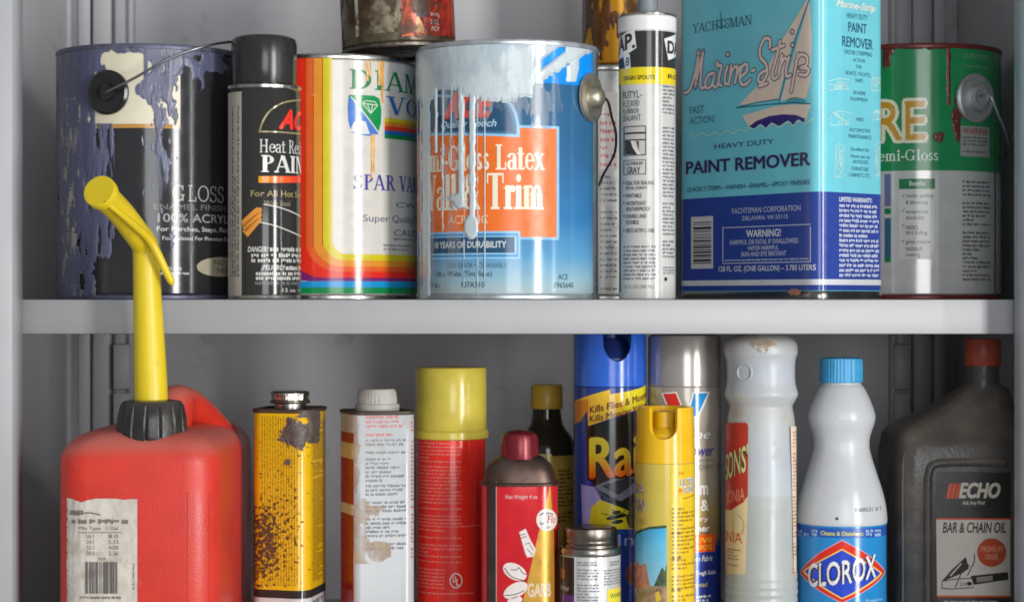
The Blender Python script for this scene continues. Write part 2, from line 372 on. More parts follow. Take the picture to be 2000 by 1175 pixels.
    def done(s, parent, under=None):
        """under: {part: parent part} for sub-parts"""
        objs = {}; cuts = s.f.S
        for part, g in s.g.items():
            mats = []; vs_, fs, mi, ns = [], [], [], []
            for poly, m, h in g:
                if m not in mats: mats.append(m)
                k = mats.index(m); xs = [p[0] for p in poly]; a, b = min(xs), max(xs); pieces = [poly]
                if b-a > .0012:
                    i0 = bisect.bisect_right(cuts, a+1e-7); i1 = bisect.bisect_left(cuts, b-1e-7); pieces = []
                    edges = [a]+cuts[i0:i1]+[b]
                    for c0, c1 in zip(edges, edges[1:]):
                        q = clip(clip(poly, c0, 1), c1, -1)
                        if len(q) > 2: pieces.append(q)
                for q in pieces:
                    n0 = len(vs_)
                    ar = sum(q[i-1][0]*q[i][1]-q[i][0]*q[i-1][1] for i in range(len(q)))
                    if ar < 0: q = q[::-1]
                    for u, z in q:
                        p, n = s.f.at(u, h, z); vs_.append(p); ns.append(n)
                    fs.append(tuple(range(n0, n0+len(q)))); mi.append(k)
            pa = objs.get((under or {}).get(part), parent)
            objs[part] = mesh(part.split('#')[0], vs_, fs, mats, pa, mi=mi, normals=ns)
        return objs
def clip(poly, c, sgn):
    out = []
    for i in range(len(poly)):
        p, q = poly[i-1], poly[i]; a, b = (p[0]-c)*sgn, (q[0]-c)*sgn
        if (a >= 0) != (b >= 0):
            t = a/(a-b); out.append((c, p[1]+(q[1]-p[1])*t))
        if b >= 0: out.append(q)
    return out
def nz(x, y, z=0): return noise.noise(Vector((x, y, z)))
def fbm(x, y, z=0): return nz(x, y, z)+.5*nz(2*x, 2*y, z+7)+.25*nz(4*x, 4*y, z+13)
def paint(name, surf, parent, x0, y0, x1, y1, f, m, step=1.3, hmax=.0005, base=.00055, zmax=9):
    """dried paint / rust / stain lying on a label: kept where f(px, py) > 0, thicker where f is larger"""
    nx = int((x1-x0)/step)+1; ny = int((y1-y0)/step)+1; val = []; idx = {}; vs_, fs = [], []
    for i in range(nx): val.append([f(x0+i*step, y0+j*step) for j in range(ny)])
    def vid(i, j):
        if (i, j) in idx: return idx[(i, j)]
        u, z = surf.inv(x0+i*step, y0+j*step); v = max(0, min(1, val[i][j]*4))
        p, n = surf.at(u, base+hmax*v*v*(3-2*v), min(z, zmax)); idx[(i, j)] = len(vs_); vs_.append(p); return idx[(i, j)]
    for i in range(nx-1):
        for j in range(ny-1):
            if surf.inv(x0+i*step, y0+(j+1)*step)[1] > zmax: continue
            if val[i][j]+val[i+1][j]+val[i][j+1]+val[i+1][j+1] > 0: fs.append((vid(i, j), vid(i, j+1), vid(i+1, j+1), vid(i+1, j)))
    if not fs: return None
    return mesh(name, vs_, fs, m, parent, ang=80)
# ================================================================== the cabinet
ZS = .001; ZL = -.285; XW = .43; YB = .38
G_ENAMEL = mat((170, 171, 174), rough=.38, var=.05, vs=14, bump=.12, bs=900, dirt=((140, 138, 134), 40, .68, .35))
G_LIP = mat((176, 176, 178), rough=.36, var=.03, vs=25, bump=.32, bs=1400, dirt=((120, 112, 102), 55, .72, .55))
G_IN = mat((194, 194, 197), rough=.42, var=.07, vs=7, bump=.1, bs=800, dirt=((150, 146, 140), 22, .62, .4))
cab = thing('metal_cabinet', 'grey enamelled steel storage cabinet holding the shelves of cans and bottles', 'cabinet', (0, YB/2, ZL-.03))
cab.location = (0, 0, 0)
box('back_panel', -XW-.002, XW+.002, YB, YB+.003, ZL-.06, .42, G_IN, cab)
box('side_panel', -XW-.003, -XW, -.02, YB+.003, ZL-.06, .42, G_IN, cab)
box('side_panel', XW, XW+.003, -.02, YB+.003, ZL-.06, .42, G_IN, cab)
box('top_panel', -XW-.003, XW+.003, -.02, YB+.003, .42, .424, G_IN, cab)
xr, xl = wx(1978, 0), wx(47, 0)
for nm, a, b in (('stile', xl-.09, xl), ('stile', xr, xr+.09)):
    box(nm, a, b, -.037, -.004, ZL-.06, .424, G_ENAMEL, cab, bev=.0016)
for sgn in (-1, 1):                                   # slotted shelf uprights on the back panel
    k = (D+YB)/D
    for (p0, p1, dz) in ((153, 176, .012), (183, 217, .014), (224, 252, .010), (252, 261, .016)):
        a, b = wx(p0, YB-.01), wx(p1, YB-.01)
        if sgn > 0: a, b = -b, -a
        box('upright', a, b, YB-dz, YB-.0002, ZL-.06, .42, G_IN, cab, bev=.0015)
    for yy in (668, 762, 860):                        # shelf clips
        a, b = wx(222, YB-.02), wx(254, YB-.02)
        if sgn > 0: a, b = -b, -a
        box('shelf_clip', a, b, YB-.022, YB-.0165, wz(yy+90, YB), wz(yy+3, YB), G_IN, cab, bev=.0012)
lo = box('bottom_shelf', -XW+.001, XW-.001, 0, YB-.018, ZL-.027, ZL, G_LIP, cab, bev=.0015)
sh = thing('cabinet_shelf', 'pale grey steel shelf with a deep front lip running across the middle', 'shelf', (0, 0, ZS-.0015))
sh.location = (0, 0, 0)
box('tray', -XW+.001, XW-.001, .0022, YB-.018, ZS-.0015, ZS, G_LIP, sh)
box('front_lip', -XW+.001, XW-.001, 0, .002, wz(652, 0), ZS+.0002, G_LIP, sh, bev=.0009)
box('return_flange', -XW+.001, XW-.001, .0021, .016, wz(652, 0), wz(652, 0)+.0012, G_LIP, sh)

# ================================================================== builders shared by the cans
def gallon(root, R, H, body_m, rim_m=STEEL, lid_m=DULL, lid=True):
    lathe('body', [(R-.0015, .004), (R, .0052), (R, H-.0058), (R-.0012, H-.0048)], body_m, root, 128)
    lathe('chime', [(R-.004, .0006), (R-.0006, 0), (R+.0008, .0009), (R+.0008, .0032), (R-.0014, .0044)], rim_m, root, 128)
    lathe('rim', [(R-.0014, H-.0050), (R+.0009, H-.0040), (R+.0012, H-.0022), (R+.0006, H-.0004), (R-.0008, H), (R-.0035, H-.0004), (R-.0045, H-.004), (R-.010, H-.0042), (R-.0105, H-.0012), (R-.013, H-.0008)], rim_m, root, 128)
    lathe('lid', [(R-.0128, H-.001), (R-.0145, H-.006), (R-.02, H-.0062), (.0004, H-.0058)], lid_m, root, 96)
def ear_wire(*pts): return [Vector(p) for p in cr([tuple(p) for p in pts], 8)]
def boss(name, surf, parent, px, py, prof, m, seg=28, sx=1):
    """round ear pressed out of the can wall: prof = (radius, height) outwards"""
    u, z = surf.inv(px, py); c, n = surf.at(u, 0, z); n = Vector(n); c = Vector(c); t = Vector((-n.y, n.x, 0)); up = Vector((0, 0, 1)); vs_, fs = [], []
    for r, h in prof:
        for i in range(seg):
            a = 2*math.pi*i/seg; vs_.append(c+n*h+t*(r*sx*math.cos(a))+up*(r*math.sin(a)))
    for k in range(len(prof)-1):
        for i in range(seg):
            j = (i+1) % seg; fs.append((k*seg+i, k*seg+j, (k+1)*seg+j, (k+1)*seg+i))
    fs.append(tuple(range((len(prof)-1)*seg, len(prof)*seg)))
    return mesh(name, vs_, fs, m, parent, ang=45), c, n
def root_cyl(name, label, cat, cxpx, rpx, Y, z0, group=None):
    t = thing(name, label, cat, (wx(cxpx, Y), Y, z0), group); return t, rpx*S*(D+Y)/D*.999

# ================================================================== paint can splashed with violet-blue paint
can, R = root_cyl('paint_can', 'black gallon paint can smeared with violet blue paint behind the yellow spout', 'paint can', 293, 178, .10, ZS)
H = wz(86, .03)-ZS
LAV = mat((92, 95, 121), rough=.3, var=.18, vs=120, bump=.5, bs=260, stretch=(1, 1, .18), dirt=((168, 162, 152), 110, .6, .75))
LAVW = mat((198, 194, 186), rough=.5, var=.25, vs=200, bump=.3, alpha=(160, .38, .25, .85), stretch=(1, 1, .15))
gallon(can, R, H, mat((46, 46, 48), rough=.13, var=.06), rim_m=mat((96, 97, 118), rough=.4, metal=.3, var=.3, vs=150), lid_m=DULL)
sf = Surf(can, circ(R)); A = Art(sf)
CREAM = ink(222, 214, 190, .4)
A.rect('cream_panel', 136, 88, 352, 242, CREAM, 1)
A.rect('gold_line', 136, 242, 352, 250, ink(190, 140, 70), 1)
WT = ink(205, 205, 200)
GRY = ink(120, 120, 120)
A.text('lettering', 'GLOSS', 336, 362, 436, 394, ink(170, 168, 160), font='serif', T=.1, suf='GLOSS')
A.text('lettering', 'ENAMEL FINISH', 300, 399, 440, 410, GRY, font='sans')
A.text('lettering', '100% ACRYLIC LATEX', 308, 418, 470, 435, ink(160, 160, 158), bold=.01, pre='100% ACRYLIC LA')
A.text('lettering', 'For Porches, Steps, Floors', 306, 443, 452, 455, WT, bold=.012)
A.text('lettering', 'Formulated For Premium Durability', 317, 462, 462, 472, WT, bold=.008)
A.text('lettering', 'stain on', 308, 519, 354, 528, WT, bold=.01)
A.micro('lettering', 308, 530, 370, 538, 1, WT, ragged=0)
A.ell('oval_badge', 430, 521, 46, 19, ink(172, 164, 142), 2)
A.text('oval_badge', 'NO PRIMER', 418, 508, 468, 518, ink(70, 62, 50), 3)
A.text('oval_badge', 'NEEDED', 424, 523, 462, 533, ink(70, 62, 50), 3)
A.done(can)
def f_lav(x, y):
    n = fbm(x*.03, y*.012, 3); v = -1
    if y < 106+8*n: v = .4                                             # band under the rim
    e = 158+10*nz(y*.02, 1)
    if x < e: v = max(v, .35+.5*fbm(x*.11, y*.012, 9))                # streaky left side
    if 150 < x < 205+22*n and y < 205+25*n: v = max(v, .3 if not (152 < x < 190 and nz(x*.13, y*.05, 5) > .38) else -1)
    d = 285+14*nz(x*.1, 3)+30*nz(y*.02, 8)                             # right of the cream panel
    if d < x < 345+16*nz(y*.05, 4): v = max(v, .25+.8*fbm(x*.06, y*.018, 21)-(y-170)/420)
    if 280 < x < 290 and y < 195: v = .35
    if 158 < x < 188+6*nz(y*.04, 2) and y < 330: v = max(v, .3+.4*fbm(x*.09, y*.02, 31))
    if 155 < x < 226 and 240 < y < 505+14*nz(x*.2, 6): v = max(v, .28+.75*fbm(x*.1, y*.013, 15)-.012*max(0, x-196))
    if x < 190 and y > 480: v = max(v, .1+.9*fbm(x*.06, y*.05, 41))
    if x > 330: v = max(v, .05-(y-120)/170+.8*fbm(x*.03, y*.02, 51)) if y < 330 else v
    return v
paint('paint_splash', sf, can, 112, 84, 462, 578, f_lav, LAV, 1.5, .0005, zmax=H-.0045)
def f_wear(x, y):
    g = fbm(x*.12, y*.02, 77)+.6*nz(x*.35, y*.2, 5)
    return g-.12 if x < 157+8*nz(y*.02, 1) and 190 < y < 560 and x > 122 else (g-.75 if x < 330 and y < 150 and x > 160 else -1)
paint('paint_smear', sf, can, 288, 110, 352, 420, lambda x, y: .25-abs(x-318-12*nz(y*.03, 2))/60-max(0, y-330)/260, mat((110, 114, 142), rough=.22, var=.2, vs=120, alpha=(90, .42, .3, .9), stretch=(1, 1, .16), bump=.6, bs=200), 1.5, .0002, base=.0011)
paint('scraped_patch', sf, can, 116, 180, 170, 570, f_wear, LAVW, 1.5, .0001, base=.00115)
e, c, n = boss('ear', sf, can, 212, 181, [(.0178, 0), (.0178, .0025), (.0160, .0042), (.0135, .0034), (.0075, .0036), (.0068, .0075), (.0035, .0086), (.0006, .0088)], mat((32, 31, 32), rough=.22, var=.2))
o = can.location
Lw = lambda px, py, Y: W(px, py, Y)-o
tube('handle_wire', ear_wire(Lw(196, 190, .026), Lw(212, 178, .017), Lw(262, 153, .012), Lw(330, 115, .011), Lw(395, 92, .018), Lw(450, 82, .045), Lw(505, 80, .09), Lw(512, 96, .14), Lw(487, 150, .166), Lw(462, 190, .168)), .0011, mat((150, 150, 156), rough=.3, metal=1, var=.1), can, 8)

# ================================================================== heat resistant spray paint
sp, R = root_cyl('spray_can', 'black heat resistant spray paint can with a tall black cap', 'spray can', 516, 71.5, .045, ZS)
H = wz(168, .02)-ZS; zc = H; zt = wz(66, .02)-ZS
lathe('body', [(R-.0006, .0035), (R, .0042), (R, H-.004), (R-.0012, H-.002)], mat((48, 47, 46), rough=.12, var=.05), sp, 128)
lathe('chime', [(R-.004, .0008), (R-.0012, 0), (R+.0003, .0012), (R-.0004, .0036)], STEEL, sp, 96)
lathe('rim', [(R-.0014, H-.003), (R+.0006, H-.0012), (R+.0006, H+.001), (R-.0006, H+.0022), (R-.003, H+.0026), (R-.0045, H+.0016)], STEEL, sp, 96)
lathe('cap', [(R-.0046, H), (R-.0034, H+.002), (R-.0030, zt-.006), (R-.0044, zt-.0018), (R-.0075, zt), (.0004, zt+.0004)], mat((44, 43, 42), rough=.26, var=.3, vs=90, stretch=(1, 1, .3), bump=.15, bs=120), sp, 96)
sf = Surf(sp, circ(R)); A = Art(sf)
A.rect('side_panel', 446, 180, 472, 578, ink(176, 170, 158, .4), 1)
A.micro('side_panel', 449, 205, 468, 540, 4, ink(80, 76, 72), 2, vertical=True, fill=1, h=.55)
GOLD = ink(150, 138, 96)
A.line('emblem', [(507, 258), (513, 238), (527, 217), (550, 202), (572, 197), (587, 196)], 3.2, GOLD, 2, 5)
A.line('emblem', [(506, 257), (545, 258), (589, 262)], 3, GOLD, 2, 4)
A.text('emblem', 'ACE', 544, 214, 592, 254, ink(238, 52, 40), 3, bold=.05, shear=.35, pre='AC')
A.text('lettering', 'Heat Resistant', 507, 273, 592, 299, WT, font='serif', T=.13, pre='Heat Resis', sp=.02)
A.text('lettering', 'PAINT', 510, 304, 598, 337, ink(222, 220, 214), font='serif', T=.22, pre='PAIN', sp=.02)
def xgrad(c0, c1, x0, x1, Rr, surf_):
    return None
for i in range(8):
    t = i/7; x0 = 505+i*10.6; A.rect('stripe', x0, 344, x0+10.8, 357, ink(int(235+5*t), int(160-105*t), int(40+10*t)), 2)
A.text('lettering', 'For All Hot Surfaces', 490, 372, 590, 384, ink(176, 158, 104), font='sans', bold=.004, pre='For All Hot Surf')
A.text('lettering', 'With Steel', 516, 392, 566, 402, ink(150, 140, 110))
A.line('grill_lines', [(516, 399), (545, 405), (570, 414), (589, 424)], 2.2, WT, 2, 4)
A.line('grill_lines', [(508, 434), (535, 440), (562, 450), (589, 462)], 2.2, WT, 2, 4)
for k in range(3):
    A.poly('flame_mark', [(472+k*1, 432+k*9.5), (501+k*3, 405+k*9.5), (511, 406+k*10), (511, 413+k*9), (476+k*4, 445+k*9)], ink(226, 150, 62), 2)
A.text('lettering', 'DANGER!', 484, 481, 524, 492, WT, bold=.03, shear=.2)
A.micro('lettering', 527, 483, 589, 492, 1, WT, ragged=0, h=.8)
A.micro('lettering', 491, 494, 589, 514, 2, WT, ragged=0, h=.62)
A.text('lettering', '¡PELIGRO!', 510, 517, 556, 530, WT, bold=.03, shear=.2)
A.micro('lettering', 558, 519, 589, 529, 1, WT, ragged=0, h=.7)
A.micro('lettering', 500, 530, 589, 548, 2, WT, ragged=0, h=.66)
A.micro('lettering', 498, 549, 589, 557, 1, GRY, ragged=0, h=.7)
A.text('lettering', '12 oz. • 340 g', 551, 563, 592, 572, WT, bold=.012, pre='12 oz. • 34')
A.done(sp)

# ================================================================== rainbow-striped varnish can
va, R = root_cyl('varnish_can', 'cream varnish can with rainbow stripes beside the black spray can', 'paint can', 650, 165, .142, ZS)
H = wz(105, .075)-ZS
gallon(va, R, H, ink(218, 214, 205, .15), STEEL, DULL)
sf = Surf(va, circ(R)); A = Art(sf)
u0 = sf.col(590)[0]
# nested stripes: verticals on the left turn the corner and run on to the right
cols = [((236, 60, 32), 10), ((232, 104, 40), 17), ((226, 152, 48), 18), ((212, 194, 34), 20)]
zt_ = sf.inv(650, 113)[1]; L = sf.L; uR = L*.86
def elbow(part, xo, xi, yo, yi, ro, ri, m, layer):
    a = sf.col(xo)[0]; b = sf.col(xi)[0]; zo = sf.inv(680, yo)[1]; zi = sf.inv(680, yi)[1]; ro *= S; ri *= S
    o_ = [(a, zt_), (a, zo+ro)]+[(a+ro*(1-math.cos(t)), zo+ro*(1-math.sin(t))) for t in (math.pi/2*i/8 for i in range(1, 8))]+[(a+ro, zo), (uR, zo)]
    i_ = [(b, zt_), (b, zi+ri)]+[(b+ri*(1-math.cos(t)), zi+ri*(1-math.sin(t))) for t in (math.pi/2*i/8 for i in range(1, 8))]+[(b+ri, zi), (uR, zi)]
    for k in range(len(o_)-1): A.add(part, [([o_[k], o_[k+1], i_[k+1], i_[k]], 0)], m, layer)
elbow('rainbow_stripe#0', 560, 597, 542, 530, 78, 66, ink(236, 50, 34), 1)
elbow('rainbow_stripe#1', 597, 612, 530, 520, 66, 56, ink(234, 98, 44), 1)
elbow('rainbow_stripe#2', 612, 630, 520, 508, 56, 44, ink(228, 148, 46), 1)
elbow('rainbow_stripe#3', 630, 649, 508, 496, 44, 30, ink(214, 198, 34), 1)
elbow('rainbow_stripe#4', 530, 560, 549, 542, 92, 80, ink(128, 44, 120), 1)
A.band('rainbow_stripe#5', 549, 561, ink(30, 160, 226), 0, u0=L*.16, u1=uR)
A.band('rainbow_stripe#6', 561, 573, ink(24, 150, 84), 0, u0=L*.16, u1=uR)
for x in (597, 612, 630): A.rect('divider_line', x-.8, 113, x+.8, 480, ink(150, 70, 20), 2)
A.text('lettering', 'DIAMOND', 683, 139, 812, 177, ink(34, 132, 74), font='serif', T=.17, pre='DIAM', sp=.04)
A.text('lettering', 'VOGEL', 754, 191, 812, 226, ink(44, 110, 176), font='serif', T=.17, pre='VO', sp=.04)
GRN, BLU = ink(30, 148, 82), ink(78, 128, 210)
sq = [(681, 186), (700, 186), (730, 187), (741, 193), (745, 215), (744, 240), (738, 262), (722, 266), (700, 263), (686, 258), (680, 235), (679, 208)]
A.poly('emblem', sq, GRN, 1)
A.poly('emblem', [(681, 188), (686, 192), (740, 261), (722, 266), (700, 263), (686, 258), (680, 235), (679, 208)], BLU, 2)
A.line('emblem', [(686, 190), (741, 262)], 2.4, ink(225, 226, 220), 4)
for a, b in (((708, 202), (714, 197)), ((714, 197), (732, 199)), ((732, 199), (737, 206)), ((737, 206), (724, 222)), ((724, 222), (708, 202)), ((708, 202), (737, 206)), ((717, 203), (724, 222)), ((728, 204), (724, 222))):
    A.line('emblem', [a, b], 1.8, ink(225, 230, 215), 3)
A.poly('emblem', [(684, 256), (690, 240), (697, 235), (701, 222), (706, 236), (714, 238), (718, 250), (722, 262), (702, 262)], ink(226, 228, 230), 3)
for i, c3 in enumerate(((220, 200, 40), (226, 140, 40), (222, 60, 40), (36, 110, 180), (24, 140, 80))):
    A.rect('small_stripe', 751, 233+i*8, 814, 241.2+i*8, ink(*c3), 2)
A.text('lettering', 'SPAR VARNISH', 691, 342, 812, 372, ink(70, 66, 160), font='serif', T=.17, pre='SPAR VAR', sp=.05)
A.text('lettering', 'CW-502', 773, 396, 816, 406, ink(90, 90, 96), pre='CW-5')
A.text('lettering', 'Super Quality Clear', 709, 420, 812, 438, ink(96, 96, 130), pre='Super Quality C')
A.text('lettering', 'CAUTION', 769, 449, 812, 461, ink(100, 100, 104), pre='CAUTI')
A.micro('lettering', 769, 464, 812, 472, 1, ink(130, 130, 134), ragged=0)
A.micro('lettering', 749, 476, 812, 492, 2, ink(130, 130, 134), ragged=.3)
A.done(va)
AMB = mat((224, 168, 84), rough=.25, var=.2, vs=120)
def f_amb(runs):
    def f(x, y):
        v = -1
        for cx, w_, y0_, ye in runs:
            c_ = cx+3*nz(y*.03, cx); w_ *= .75+.3*nz(y*.04, cx+2)
            if y0_ <= y < ye: v = max(v, (w_-abs(x-c_))*.06)
        return v
    return f
for runs in ([(716, 3, 100, 160), (722, 2, 100, 148)], [(741, 4.2, 100, 168), (747, 2.6, 100, 202)], [(729, 2.8, 262, 338), (725, 1.6, 262, 350)]):
    paint('varnish_drip', sf, va, runs[0][0]-14, 108, runs[0][0]+20, 372, f_amb(runs), AMB, 1.0, .0004, base=.0005, zmax=H-.005)

# ================================================================== rusty can stacked on top
ru, R = root_cyl('stained_can', 'scorched red and brown metal can stacked on top of the varnish can', 'metal can', 780, 111, .13, .2078)
BRN = mat((108, 98, 78), rough=.3, metal=.55, var=.35, vs=60, dirt=((52, 40, 28), 45, .5, .85), stretch=(1, 1, .6))
lathe('body', [(R-.001, .0045), (R, .0055), (R, .115), (R-.001, .116)], BRN, ru, 128)
lathe('chime', [(.0005, .0028), (R-.006, .003), (R-.004, .0006), (R-.0006, 0), (R+.0008, .001), (R+.0008, .0034), (R-.0012, .0046)], DULL, ru, 128)
lathe('rim', [(R-.0012, .1155), (R+.001, .1165), (R+.001, .119), (R-.001, .12), (R-.004, .118), (.0005, .1175)], DULL, ru, 128)
sf = Surf(ru, circ(R)); A = Art(sf)
REDF = mat((160, 44, 34), rough=.22, var=.45, vs=70, dirt=((60, 20, 20), 60, .55, .8))
A.rect('label', 787, -40, 890, 74, REDF, 1)
A.poly('flame_mark', [(786, 74), (789, 40), (796, 15), (800, -10), (806, 14), (812, 34), (822, 40), (834, 66), (834, 74)], mat((246, 96, 48), rough=.3, var=.25, vs=80), 2)
A.poly('flame_mark', [(812, 66), (816, 38), (820, 36), (830, 60), (828, 70)], mat((248, 190, 120), rough=.3, var=.2), 3)
A.rect('dark_band', 816, -40, 840, 38, mat((60, 40, 44), rough=.3, var=.4, vs=120), 2)
for i, t in enumerate(('WFJ', '8 OZ.', 'ALV')): A.text('lettering', t, 843, 30+i*13, 860, 40+i*13, ink(226, 206, 196), bold=.01)
A.rect('label', 700, -40, 778, 66, mat((150, 140, 116), rough=.35, metal=.3, var=.4, vs=70, dirt=((62, 44, 26), 40, .45, .9)), 1)
A.rect('bright_streak', 697, -40, 703, 70, mat((206, 200, 184), rough=.3, metal=.4, var=.3, vs=120), 2)
A.done(ru)
paint('rust_stain', sf, ru, 672, -30, 890, 82, lambda x, y: .25+fbm(x*.03, y*.03, 17), mat((84, 60, 40), rough=.4, metal=.3, var=.4, vs=90, alpha=(55, .46, .2, .85)), 2, .0003, base=.0005)
ru.rotation_euler = (R_(-1.2), R_(-2.6), 0)

# ================================================================== blue latex can with white paint drips
bl, R = root_cyl('paint_can', 'blue and orange latex paint can coated with dripped white paint', 'paint can', 992.5, 176.5, .085, ZS)
H = wz(76, .012)-ZS
zz = lambda py: wz(py, .012)-ZS
BG = mat((0, 0, 0), rough=.15, var=.04, grad=[(zz(578), (176, 190, 190)), (zz(545), (146, 184, 200)), (zz(500), (92, 156, 198)), (zz(430), (56, 124, 178)), (zz(300), (52, 104, 148)), (zz(170), (46, 96, 134)), (zz(162), (46, 96, 134)), (zz(160), (14, 142, 240)), (zz(80), (20, 150, 246))])
gallon(bl, R, H, BG, mat((190, 196, 200), rough=.35, metal=.7, var=.2, vs=90, dirt=((60, 58, 56), 60, .62, .8)), DULL)
sf = Surf(bl, circ(R)); A = Art(sf)
LB = ink(140, 196, 236)
OR = ink(234, 112, 34, .28)
A.rect('orange_panel', 806, 245, 1092, 468, LB, 1); A.rect('orange_panel', 806, 250, 1087, 463, OR, 2)
NAVY = ink(38, 78, 112)
A.poly('crest_panel', [(806, 268), (1015, 268), (1015, 246), (1010, 222), (1002, 204), (990, 192), (806, 186)], LB, 3)
A.poly('crest_panel', [(806, 263), (1009, 263), (1009, 246), (1004, 224), (996, 206), (985, 196), (806, 190)], ink(60, 110, 150), 4)
A.poly('crest_panel', [(806, 258), (1002, 258), (1002, 246), (998, 226), (990, 208), (980, 198), (806, 194)], NAVY, 5)
A.text('emblem', 'ACE', 868, 178, 964, 231, ink(228, 62, 44), 6, bold=.07, shear=.28)
A.text('emblem', 'Quality Touch', 862, 234, 970, 253, ink(170, 206, 226), 6, bold=.02, shear=.3)
CR = ink(240, 232, 208)
A.text('lettering', 'Semi-Gloss Latex', 876, 282, 1064, 332, CR, 6, font='serif', T=.21, suf='Gloss Latex', sp=-.0)
A.text('lettering', 'Wall & Trim', 868, 338, 1062, 409, CR, 6, font='serif', T=.24, suf='ll & Trim', sp=.0)
A.text('lettering', 'ACRYLIC', 876, 420, 953, 437, ink(238, 196, 160), 6, font='sans', bold=.012)
A.rect('durability_panel', 812, 452, 1016, 506, LB, 3); A.rect('durability_panel', 812, 456, 1012, 502, ink(70, 140, 196), 4)
A.rect('durability_panel', 838, 461, 1009, 497, ink(150, 200, 232), 5); A.rect('durability_panel', 840, 463, 1005, 494, NAVY, 6)
A.text('durability_panel', '10 YEARS OF DURABILITY', 850, 471, 989, 484, ink(214, 220, 220), 7, bold=.02)
A.text('lettering', 'LOW ODOR • CLEANABLE', 873, 513, 990, 523, ink(86, 120, 140), 3)
A.text('lettering', 'Ultra White (Tint Base)', 852, 529, 961, 543, ink(40, 72, 92), 3)
A.text('lettering', '137A310', 902, 550, 946, 561, ink(40, 66, 84), 3)
A.text('lettering', '128 Fl. Oz.', 822, 551, 860, 561, ink(40, 66, 84), 3, suf='Fl. Oz.')
A.text('lettering', 'ACE', 1090, 535, 1109, 546, ink(40, 66, 84), 3)
A.text('lettering', '1965640', 1083, 551, 1119, 562, ink(40, 66, 84), 3)
A.rect('seam', 1158, 92, 1169.5, 578, mat((196, 200, 198), rough=.2, metal=.7, var=.08), 2)
A.micro('lettering', 1161, 430, 1166, 570, 1, ink(70, 90, 100), 4, vertical=True)
A.done(bl, {'emblem': 'crest_panel'})
PW = mat((194, 206, 210), rough=.22, var=.09, vs=40, bump=.6, bs=110, stretch=(1, 1, .6), dirt=((160, 178, 190), 34, .55, .6))
def f_pw(x, y):
    n = fbm(x*.02, y*.02, 2); v = -1
    yb = 178+6*n
    for a, b, c_ in ((810, 850, 196), (850, 905, 176), (905, 940, 192), (940, 1010, 199), (1010, 1040, 190), (1040, 1062, 172), (1062, 1090, 150)):
        if a <= x < b: yb = c_
    if x >= 1060: yb = 158-(x-1060)*.62
    yb += 5*fbm(x*.05, 3)+4*nz(x*.2, 9)
    if x < 1085: v = max(v, (yb-y)*.03)
    if x >= 1085: v = max(v, (yb-y)*.03 - .25*max(0, nz(x*.06+y*.05, y*.01+3)))
    # brushed streak and flecks on the bright blue corner
    if 1055 < x < 1104 and y < 150: v = min(v, -.5+abs(((y-128)+(x-1055)*.75))*.055) if 92 < y else v
    if 1095 < x < 1130 and y < 160: v = max(v, .16-abs(x-(1128-(y-95)*.22))*.016)
    if 1105 < x < 1124 and 128 < y < 161: v = max(v, .2-abs(x-1113)*.025)
    for cx, w_, y1 in ((834, 8, 590), (823, 1.6, 590), (866, 1.7, 452), (853, 3, 300), (901, 5.6, 404), (923, 6.2, 455), (907, .9, 560), (947, 1.3, 545), (882, 1.2, 330), (933, .8, 575)):
        c_ = cx+1.5*nz(y*.02, cx); ww = w_*(1+.25*nz(y*.05, cx+4))
        if y < y1: v = max(v, (ww-abs(x-c_))*.09)
    v = max(v, .6*(1-((x-921)/14)**2-((y-443)/25)**2), .5*(1-((x-897)/11)**2-((y-392)/16)**2), .3*(1-((x-(886+(y-380)*.2))/9)**2-((y-388)/9)**2))
    if abs(x-890) < 30 and 372 < y < 412: v = max(v, .5*fbm(x*.12, y*.12, 30)-.2)
    return v
paint('paint_drips', sf, bl, 812, 70, 1163, 578, f_pw, PW, 1.25, .0012, base=.0006, zmax=H-.0045)
def f_thin(x, y):
    g = fbm(x*.05, y*.01, 60)
    if y < 260: return .4+g-max(0, y-205)/60-max(0, x-1085)/30
    return .25+g*.5-max(0, x-860)/110
FILM = mat((196, 202, 204), rough=.4, var=.08, alpha=(80, .42, .34, .7), stretch=(1, 1, .07))
paint('paint_film', sf, bl, 814, 150, 1110, 578, f_thin, FILM, 1.6, .0001, base=.00052, zmax=H-.005)
o = bl.location; Lw = lambda px, py, Y: W(px, py, Y)-o
BRONZE = mat((186, 178, 160), rough=.38, metal=.85, var=.15, vs=60)
boss('ear', sf, bl, 1152, 191, [(.0200, 0), (.0196, .0028), (.0160, .0044), (.0125, .0030), (.0095, .0034), (.0085, .0088), (.0055, .0115), (.0008, .012)], BRONZE, sx=1)
tube('handle_wire', ear_wire(Lw(1174, 190, .074), Lw(1187, 198, .076), Lw(1195, 230, .10), Lw(1203, 262, .13), Lw(1200, 300, .15), Lw(1180, 338, .17), Lw(1160, 372, .178), Lw(1100, 396, .182)), .0011, mat((120, 118, 112), rough=.3, metal=1, var=.1), bl, 8)

